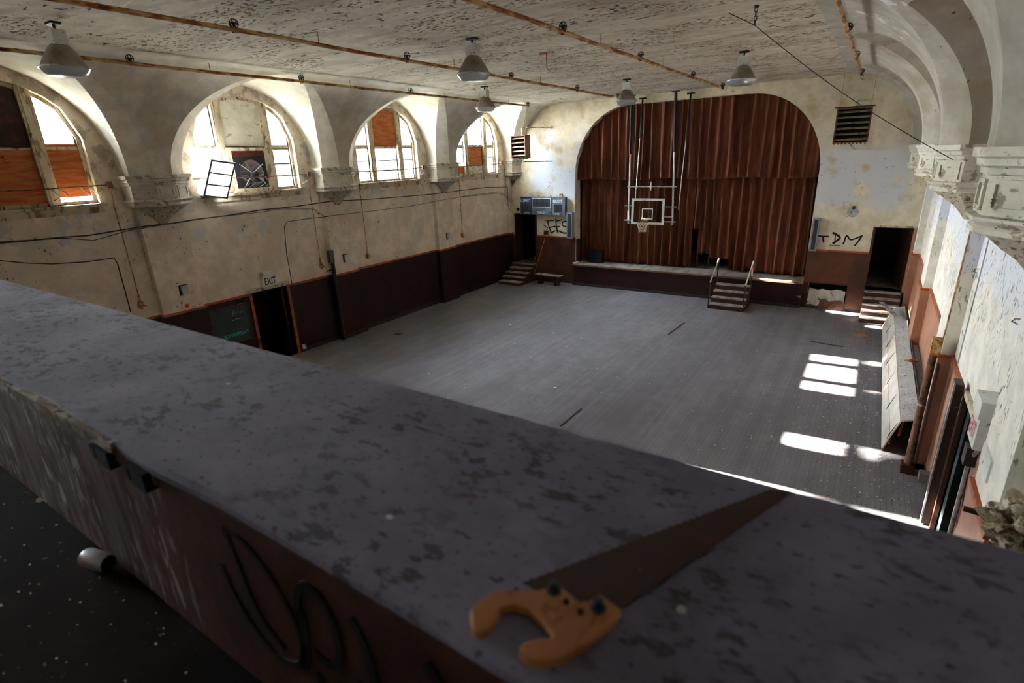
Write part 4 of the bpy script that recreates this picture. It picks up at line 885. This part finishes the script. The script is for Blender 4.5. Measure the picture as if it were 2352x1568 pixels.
MB().box((15.585, ya-.3, .80), (15.62, yb-.4, .865)).build('back_rail', m_bsteel, e)
MB().box((15.12, ya+.02, .0), (15.16, yb, .06)).build('kick_board', m_dark, e)
MB().box((15.62, 11, .70), (15.76, 16.6, .74)).build('rear_shelf', m_bltop, e)
tag(MB().box((-.06, 0, -.012), (.06, 1.35, .012), Matrix.Translation((15.32, 16.9, .86)) @ Matrix.Rotation(.28, 4, 'Z') @ Matrix.Rotation(.05, 4, 'X')).build('loose_plank', m_tread), 'loose splintered plank lying over the far end of the bleachers', 'plank')
tag(MB().box((15.42, 13.0, .835), (15.56, 13.1, .865)).box((15.50, 13.04, .865), (15.66, 13.08, .90)).build('rusty_bracket', m_rust), 'small rusty bracket on top of the bleachers', 'bracket')
# ================================================================ right wall fittings
xr = W-.11; yr = RP0+PIT-.62
e = thing('drain_pipe', 'brown drain pipe with a wide shoe standing on the floor at the right wall', 'pipe', (xr, yr, 0))
MB().tube([(xr+.02, yr-.04, .12), (xr, yr, .7), (xr, yr, 2.2)], [.085, .06, .055], 12).build('pipe_run', m_rustb, e, True)
MB().box((xr-.1, yr-.16, 0), (xr+.1, yr+.04, .16)).build('shoe', m_dark, e)
MB().box((xr+.06, yr-.2, .25), (xr+.10, yr-.06, 2.1)).build('backing_board', m_dark, e)
MB().box((xr-.06, yr-.08, 2.22), (xr+.08, yr+.08, 2.5)).build('valve_box', m_rust, e)
MB().tube([(xr+.08, yr, 2.5), (xr+.09, yr, 3.6), (xr+.1, yr, 4.75)], .013, 6).build('riser_conduit', m_rust, e)
for z in (1.3, .6): MB().lathe([(.064, -.02), (.064, .02)], (xr, yr, z), 12).build('clamp', m_steel, e)
e = thing('wall_conduit', 'thin rusty wire pair climbing the right wall beside the drain pipe', 'conduit', (W+RC, yr-.4, 2.2))
MB().tube([(W+RC-.02, yr-.45, 2.25), (W+RC-.02, yr-.42, 4.9)], .009, 6).build('conduit', m_steel, e)
for z in (2.7, 3.6): MB().tube([(W+RC-.02, yr-.45, z), (W+RC-.03, yr-.3, z), (W+RC-.02, yr-.15, z+.02)], .007, 5).build('strap', m_steel, e)
horn(W+RC, 10.9, 2.62, 'pale box on the right wall beyond the drain pipe', -1)
e = thing('exit_sign', 'white EXIT sign with red letters over the right side door', 'sign', (W+RC, 5.85, 2.35))
MB().box((W-.02, 5.63, 2.36), (W+RC, 6.06, 2.72)).build('sign_box', m_boxw, e); MB().box((W-.04, 5.63, 2.72), (W+RC, 6.04, 2.92)).build('lamp_housing', m_boxw, e)
text('EXIT', m_red, e, 'lettering', (W-.022, 5.85, 2.53), (0, -1, 0), (0, 0, 1), .34, .2)
e = thing('emergency_light', 'white emergency light on the right wall next to the nearer EXIT sign', 'emergency light', (W+RC, 4.98, 2.5))
MB().loft([[(W+RC, 4.75, 2.38), (W+RC, 5.28, 2.38), (W+RC, 5.28, 2.70), (W+RC, 4.75, 2.70)], [(W+.06, 4.75, 2.38), (W+.06, 5.28, 2.38), (W+.06, 5.28, 2.70), (W+.06, 4.75, 2.70)], [(W-.02, 4.80, 2.43), (W-.02, 5.23, 2.43), (W-.02, 5.23, 2.65), (W-.02, 4.80, 2.65)]]).build('housing', m_boxw, e)
MB().box((W+RC-.01, 4.70, 2.36), (W+RC+.0, 4.75, 2.8)).build('mounting_strip', m_steel, e)
e = thing('door_conduit', 'grey conduit with a black switch box running down beside the right door', 'conduit', (W+.12, 6.3, 0))
MB().tube([(W+.1, 5.9, 2.36), (W+.12, 6.15, 2.1), (W+.1, 6.28, 1.9), (W+.12, 6.32, .2)], .022, 8).build('conduit', m_steel, e); MB().box((W+.04, 6.18, 1.88), (W+.15, 6.36, 2.12)).build('switch_box', m_bsteel, e)
e = thing('dark_board', 'tall dark brown board leaning beside the right door', 'board', (W+.1, 8.1, 0)); 
MB().box((W+.02, 7.72, .02), (W+.12, 7.98, 2.34)).build('board', m_dark, e); MB().box((W+.0, 7.70, .02), (W+.02, 7.74, 2.34)).build('edge_strip', m_steel, e)
tag(MB().box((W+.06, 7.985, 1.55), (W+.14, 8.05, 1.62)).build('coat_hook', m_dark), 'upper small dark hook beside the right door', 'hook')
tag(MB().box((W+RC-.2, 8.55, .25), (W+RC-.03, 8.7, .42)).build('floor_outlet', m_sash), 'grey outlet box low on the right wainscot near the drain pipe', 'outlet')
for (px_, py_, lb_) in ((2247, 622, 'small bent wire loop on the right wall, upper left of two'), (2340, 738, 'small bent wire hook at the right edge of the photo')):
    p = hit(px_, py_, 0, W+RC-.01); tag(MB().tube([p+Vector((0, -.05, .04)), p+Vector((-.04, -.02, .03)), p+Vector((-.05, .04, -.02)), p+Vector((-.02, .06, -.03)), p+Vector((0, .02, -.04))], .006, 5).build('wire_hook', m_wire), lb_, 'wire')
# clump of fallen plaster hanging at the lower right
pc = hit(2345, 1215, 0, 15.35); q = MB(); bm = bmesh.new(); bmesh.ops.create_icosphere(bm, subdivisions=4, radius=.17)
for v in bm.verts: v.co *= 1+.25*math.sin(v.co.x*37+v.co.z*21)+.22*math.sin(v.co.y*53+v.co.z*31)+random.uniform(-.08, .08)
q.add([pc+v.co for v in bm.verts], [tuple(v.index for v in f.verts) for f in bm.faces]); bm.free()
tag(q.build('plaster_clump', m_debr), 'ragged clump of fallen plaster and twigs at the lower right edge', 'debris')
tag(MB().tube([pc+Vector((-.28, .05, .02)), pc+Vector((.45, -.02, .0))], .02, 8).build('bracket_pipe', m_rustb), 'rusty stub pipe carrying the plaster clump', 'pipe')
# broken slats at the broken corbel
pb = Vector((W-.28, RP0+PIT-1.35, 5.2))
for i, (a, b) in enumerate((((2290, 382), (2322, 340)), ((2312, 384), (2345, 350)), ((2318, 381), (2346, 386)))):
    A_ = hit(a[0], a[1], 0, W-.3); B_ = hit(b[0], b[1], 0, W-.15); B_ = B_+(B_-A_)*.25; B_ = B_.lerp(Vector((W-.3, RP0+.2, 5.2)), .35)
    MB().tube([A_, B_], .014, 4).build('broken_lath', m_frame, near_corbel)['label'] = 'broken wooden lath sticking out'
# ================================================================ saw, can and bits on the balcony
def sp_(px, py, z=ZP): return hit(px, py, 2, z)
tip = sp_(1820, 1137); tip2 = sp_(1768, 1130); heel = sp_(1432, 1400); toe = sp_(1200, 1345); hl = sp_(1290, 1400)
e = thing('hand_saw', 'rusty hand saw with a worn wooden handle lying on the parapet', 'saw', sp_(1500, 1300))
zt = ZP+.006
edge = []; nT = 70
for i in range(nT+1):
    p = tip2+(toe-tip2)*(i/nT); o = Vector((-(toe-tip2).y, (toe-tip2).x, 0)).normalized()*(.0018 if i % 2 else -.0018); edge.append(((p+o).x, (p+o).y))
bl = [(tip.x, tip.y)]+edge+[(hl.x, hl.y), (heel.x, heel.y)]
MB().plate(bl, [], lambda u, v, d: (u, v, zt+d), .0015).build('blade', m_sawb, e)
HP = [(1428, 1397), (1395, 1375), (1378, 1362), (1355, 1378), (1330, 1380), (1308, 1362), (1290, 1346), (1262, 1344), (1240, 1352), (1200, 1354), (1160, 1352), (1125, 1360), (1098, 1380), (1080, 1405), (1082, 1440), (1098, 1452), (1122, 1442), (1140, 1420), (1148, 1395), (1180, 1388), (1215, 1398), (1248, 1428), (1270, 1455), (1262, 1463), (1235, 1464), (1205, 1472), (1190, 1490), (1210, 1510), (1250, 1516), (1300, 1505), (1345, 1478), (1390, 1440), (1420, 1412)]
HW3 = []
for a, b in HP: p = sp_(a, b, ZP+.02); HW3.append((p.x, p.y))
hd = MB().plate(HW3, [], lambda u, v, d: (u, v, ZP+.001+d), .019).build('handle', m_sawh, e)
bv = hd.modifiers.new('rounded', 'BEVEL'); bv.width = .006; bv.segments = 3
for a, b in ((1272, 1350), (1374, 1390)):
    p = sp_(a, b, ZP+.03); MB().lathe([(0, .018), (.008, .016), (.009, .004), (.013, .003), (.013, 0)], (p.x, p.y, ZP+.025), 14).build('handle_bolt', m_screw, e, True)
for a, b in ((1300, 1379), (1333, 1403)):
    p = sp_(a, b, ZP+.025); MB().lathe([(0, .0), (.005, .0), (.005, -.004)], (p.x, p.y, ZP+.0257), 10).build('bolt_hole', m_bk, e)
# crushed can
a = hit(190, 1275, 2, ZB+.035); b = hit(258, 1295, 2, ZB+.035); ax = (b-a).normalized(); ax.z = 0; ax.normalize(); ln = .125; cc_ = (a+b)/2; cc_.z = ZB+.034
R = Matrix((Vector((-ax.y, ax.x, 0)), Vector((0, 0, 1)), ax)).transposed()
e = thing('drink_can', 'dented silver and orange drink can lying on the balcony floor', 'can', (cc_.x, cc_.y, ZB))
MB().lathe([(.024, -.062), (.031, -.055), (.033, -.045), (.033, .04), (.03, .052), (.027, .058)], cc_, 28, R).build('can_body', m_can, e, True)
MB().lathe([(0, .05), (.024, .05), (.027, .06), (.0285, .058)], cc_, 28, R).build('can_end', m_bsteel, e, True)
MB().lathe([(0, -.056), (.024, -.062)], cc_, 28, R).build('can_base', m_steel, e, True)
for (x, y_, nm) in ((232, 1015, 'dark blue metal clamp under the parapet edge, left of two'), (312, 1060, 'dark blue metal clamp under the parapet edge, right of two')):
    p = hit(x, y_, 1, YI-.01); e = thing('edge_clamp', nm, 'clamp', p, 'clamps under the parapet edge')
    p.z = min(p.z, ZP-.065); MB().box((p.x-.04, YI-.02, p.z-.03), (p.x+.04, YI+.03, p.z+.025)).build('clamp_body', m_blue, e); MB().box((p.x-.08, YI-.02, p.z-.02), (p.x-.05, YI+.03, p.z+.02)).build('clamp_tab', m_bsteel, e)
def flake(q, c, s, rnd, tilt=.25):
    n = rnd.randint(4, 6); a0 = rnd.uniform(0, 6.3); M = Matrix.Translation(c) @ Matrix.Rotation(rnd.uniform(-tilt, tilt), 4, 'X') @ Matrix.Rotation(rnd.uniform(-tilt, tilt), 4, 'Y')
    pts = [Vector((s*rnd.uniform(.5, 1.1)*math.cos(a0+6.283*i/n), s*rnd.uniform(.35, .8)*math.sin(a0+6.283*i/n), 0)) for i in range(n)]
    t = Vector((0, 0, .0012+.04*s)); vs = [M @ p for p in pts]+[M @ (p+t) for p in pts]
    q.add(vs, [tuple(range(n))[::-1], tuple(range(n, 2*n))]+[(i, (i+1) % n, n+(i+1) % n, n+i) for i in range(n)])
rnd = random.Random(4); q = MB()
for i in range(420): flake(q, Vector((rnd.uniform(9.5, 14), rnd.uniform(-1.9, YI+.0), ZB+.002)), rnd.choice([.003, .004, .006, .009]), rnd)
tag(q.build('paint_flakes', m_chip), 'scattered pale paint flakes on the dark balcony floor', 'debris', kind='stuff')
for (a, b, s, lab) in ((93, 1150, .028, 'largest curled paint chip on the balcony floor beside the wall foot'), (895, 1190, .010, 'white paint chip on the parapet top left of the saw'), (523, 883, .012, 'small white chip on the far part of the parapet top')):
    q = MB(); flake(q, hit(a, b, 2, ZB if s > .02 else ZP)+Vector((0, 0, .002)), s, random.Random(int(a)), .05); tag(q.build('paint_chip', m_chip), lab, 'paint chip', 'loose paint chips')
p = hit(1565, 1400, 2, ZP); tag(MB().lathe([(0, .004), (.006, .004), (.008, 0), (0, 0)], p, 12).build('glass_bead', m_steel), 'tiny glassy disc on the parapet top right of the saw', 'disc')
rnd = random.Random(9); q = MB()
for i in range(1500):
    t = rnd.random()
    if t < .55: x = W-abs(rnd.gauss(0, .8)); y = rnd.uniform(6, 19)
    else: x = rnd.uniform(.3, W-.2); y = rnd.uniform(6, 20)
    if (x > 15.05 and 9.7 < y < 18.7) or (14.1 < x < 15 and 17 < y < 18): continue
    if y > 18.5 and (x > 14.4 or x < 1.4 or 9.6 < x < 11): continue
    flake(q, Vector((min(x, W-.05), y, .004)), rnd.choice([.008, .011, .015, .02]), rnd)
tag(q.build('floor_flakes', m_chip), 'pale paint flakes scattered over the gym floor, thick along the right wall', 'debris', kind='stuff')
for (a, b, s, lab) in ((1275, 890, .05, 'white scrap on the middle of the gym floor'), (1172, 745, .05, 'white scrap on the gym floor nearer the left wall'), (985, 858, .035, 'tiny white scrap on the gym floor near the parapet')):
    q = MB(); flake(q, hit(a, b, 2, 0)+Vector((0, 0, .004)), s, random.Random(int(a)), .04); tag(q.build('floor_scrap', m_chip), lab, 'scrap', 'white scraps on the gym floor')
a, b = hit(1863, 783, 2, .02), hit(1937, 796, 2, .02); tag(MB().tube([a, (a+b)/2+Vector((0, -.03, 0)), b], .013, 6).build('dark_stick', m_dark), 'thin dark stick lying on the floor near the right stairs', 'stick')
q = MB(); o_ = hit(1977, 769, 2, 0)
for i in range(60): flake(q, o_+Vector((rnd.gauss(0, .11), rnd.gauss(0, .07), .003)), .03, rnd, .02)
tag(q.build('orange_stain', m_ostain), 'small patch of orange powder on the floor before the right stairs', 'stain', kind='stuff')
for (p0, p1, lab) in (((1535, 768), (1572, 740), 'raised floorboard edge in the middle of the gym floor'), ((1287, 978), (1335, 938), 'raised floorboard edge in the gym floor just beyond the parapet')):
    a, b = hit(*p0, 2, .006), hit(*p1, 2, .006); tag(MB().ribbon([a, b], .035, (0, 0, 1), .012).build('floor_strip', m_dark), lab, 'floor strip', 'raised floor strips')
q = MB(); o_ = hit(914, 768, 2, 0)
for i in range(12): flake(q, o_+Vector((rnd.gauss(0, .08), rnd.gauss(0, .05), .01)), .05, rnd, .6)
tag(q.build('dark_debris', m_dark), 'small dark pile of debris near the left wall', 'debris')
# ================================================================ trees outside
def tree(x, y, z0, z1, r, label, n, seed, sun_block=()):
    rn = random.Random(seed); e = thing('tree', label, 'tree', (x, y, -3.8), 'trees outside the windows')
    q = MB(); q.tube([(x, y, -3.8), (x+.1, y, 2), (x, y+.1, z0+1)], [.25, .2, .1], 8)
    for i in range(9): a = rn.uniform(0, 6.3); q.tube([(x, y, z0+rn.uniform(-.5, 1)), (x+r*.7*math.cos(a), y+r*.7*math.sin(a), rn.uniform(z0+.5, z1))], [.07, .02], 5)
    q.build('trunk', m_bark, e)
    q = MB()
    for i in range(n):
        a, b = rn.uniform(0, 6.3), rn.uniform(-1, 1); rr = r*rn.random()**.4
        p = Vector((x+rr*math.cos(a)*math.sqrt(1-b*b), y+rr*math.sin(a)*math.sqrt(1-b*b), (z0+z1)/2+(z1-z0)/2*b*rn.random()**.3))
        M = Matrix.Translation(p) @ Matrix.Rotation(rn.uniform(0, 6.3), 4, 'Z') @ Matrix.Rotation(rn.uniform(-1, 1), 4, 'X'); s = rn.uniform(.08, .16)
        q.add([M @ Vector(v) for v in ((-s, 0, 0), (0, -s*.5, .02), (s, 0, 0), (0, s*.5, .02))], [(0, 1, 2, 3)])
    for cx2, cy2, cz2, r2, n2 in sun_block:  # unseen leaf clusters added in the sun's path to block it
        for i in range(n2):
            v = Vector((rn.gauss(0, 1), rn.gauss(0, 1), rn.gauss(0, 1))).normalized()*r2*rn.random()**.4; p = Vector((cx2, cy2, cz2))+v
            M = Matrix.Translation(p) @ Matrix.Rotation(rn.uniform(0, 6.3), 4, 'Z') @ Matrix.Rotation(rn.uniform(-1, 1), 4, 'X'); s = rn.uniform(.1, .18)
            q.add([M @ Vector(v) for v in ((-s, 0, 0), (0, -s*.5, .02), (s, 0, 0), (0, s*.5, .02))], [(0, 1, 2, 3)])
    q.build('crown', m_leaf, e)
tree(-12, 17.2, 5.0, 9.4, 2.4, 'leafy tree seen through the right light of the fan window, unseen sun-blocking clusters added above', 1500, 1, [(-12, 17.0, 11.95, 1.15, 900), (-12, 18.6, 11.85, 1.05, 1600)])  # lower crown is in view; the high clusters are added to stop sun patches
tree(-9, 29.5, 5.0, 9.6, 2.2, 'leafy tree seen through the middle light of the far window', 1500, 2)
tree(-12, 6.2, 11.05, 13.6, 4.2, 'unseen tall tree added beyond the first boarded window to block the sun', 2600, 3, [(-12, 10.9, 11.85, 1.0, 1500), (-12, 12.9, 11.85, 1.0, 1500), (-12, 7.8, 11.9, .95, 1400)])  # crown and clusters stay out of view, added only to block sun
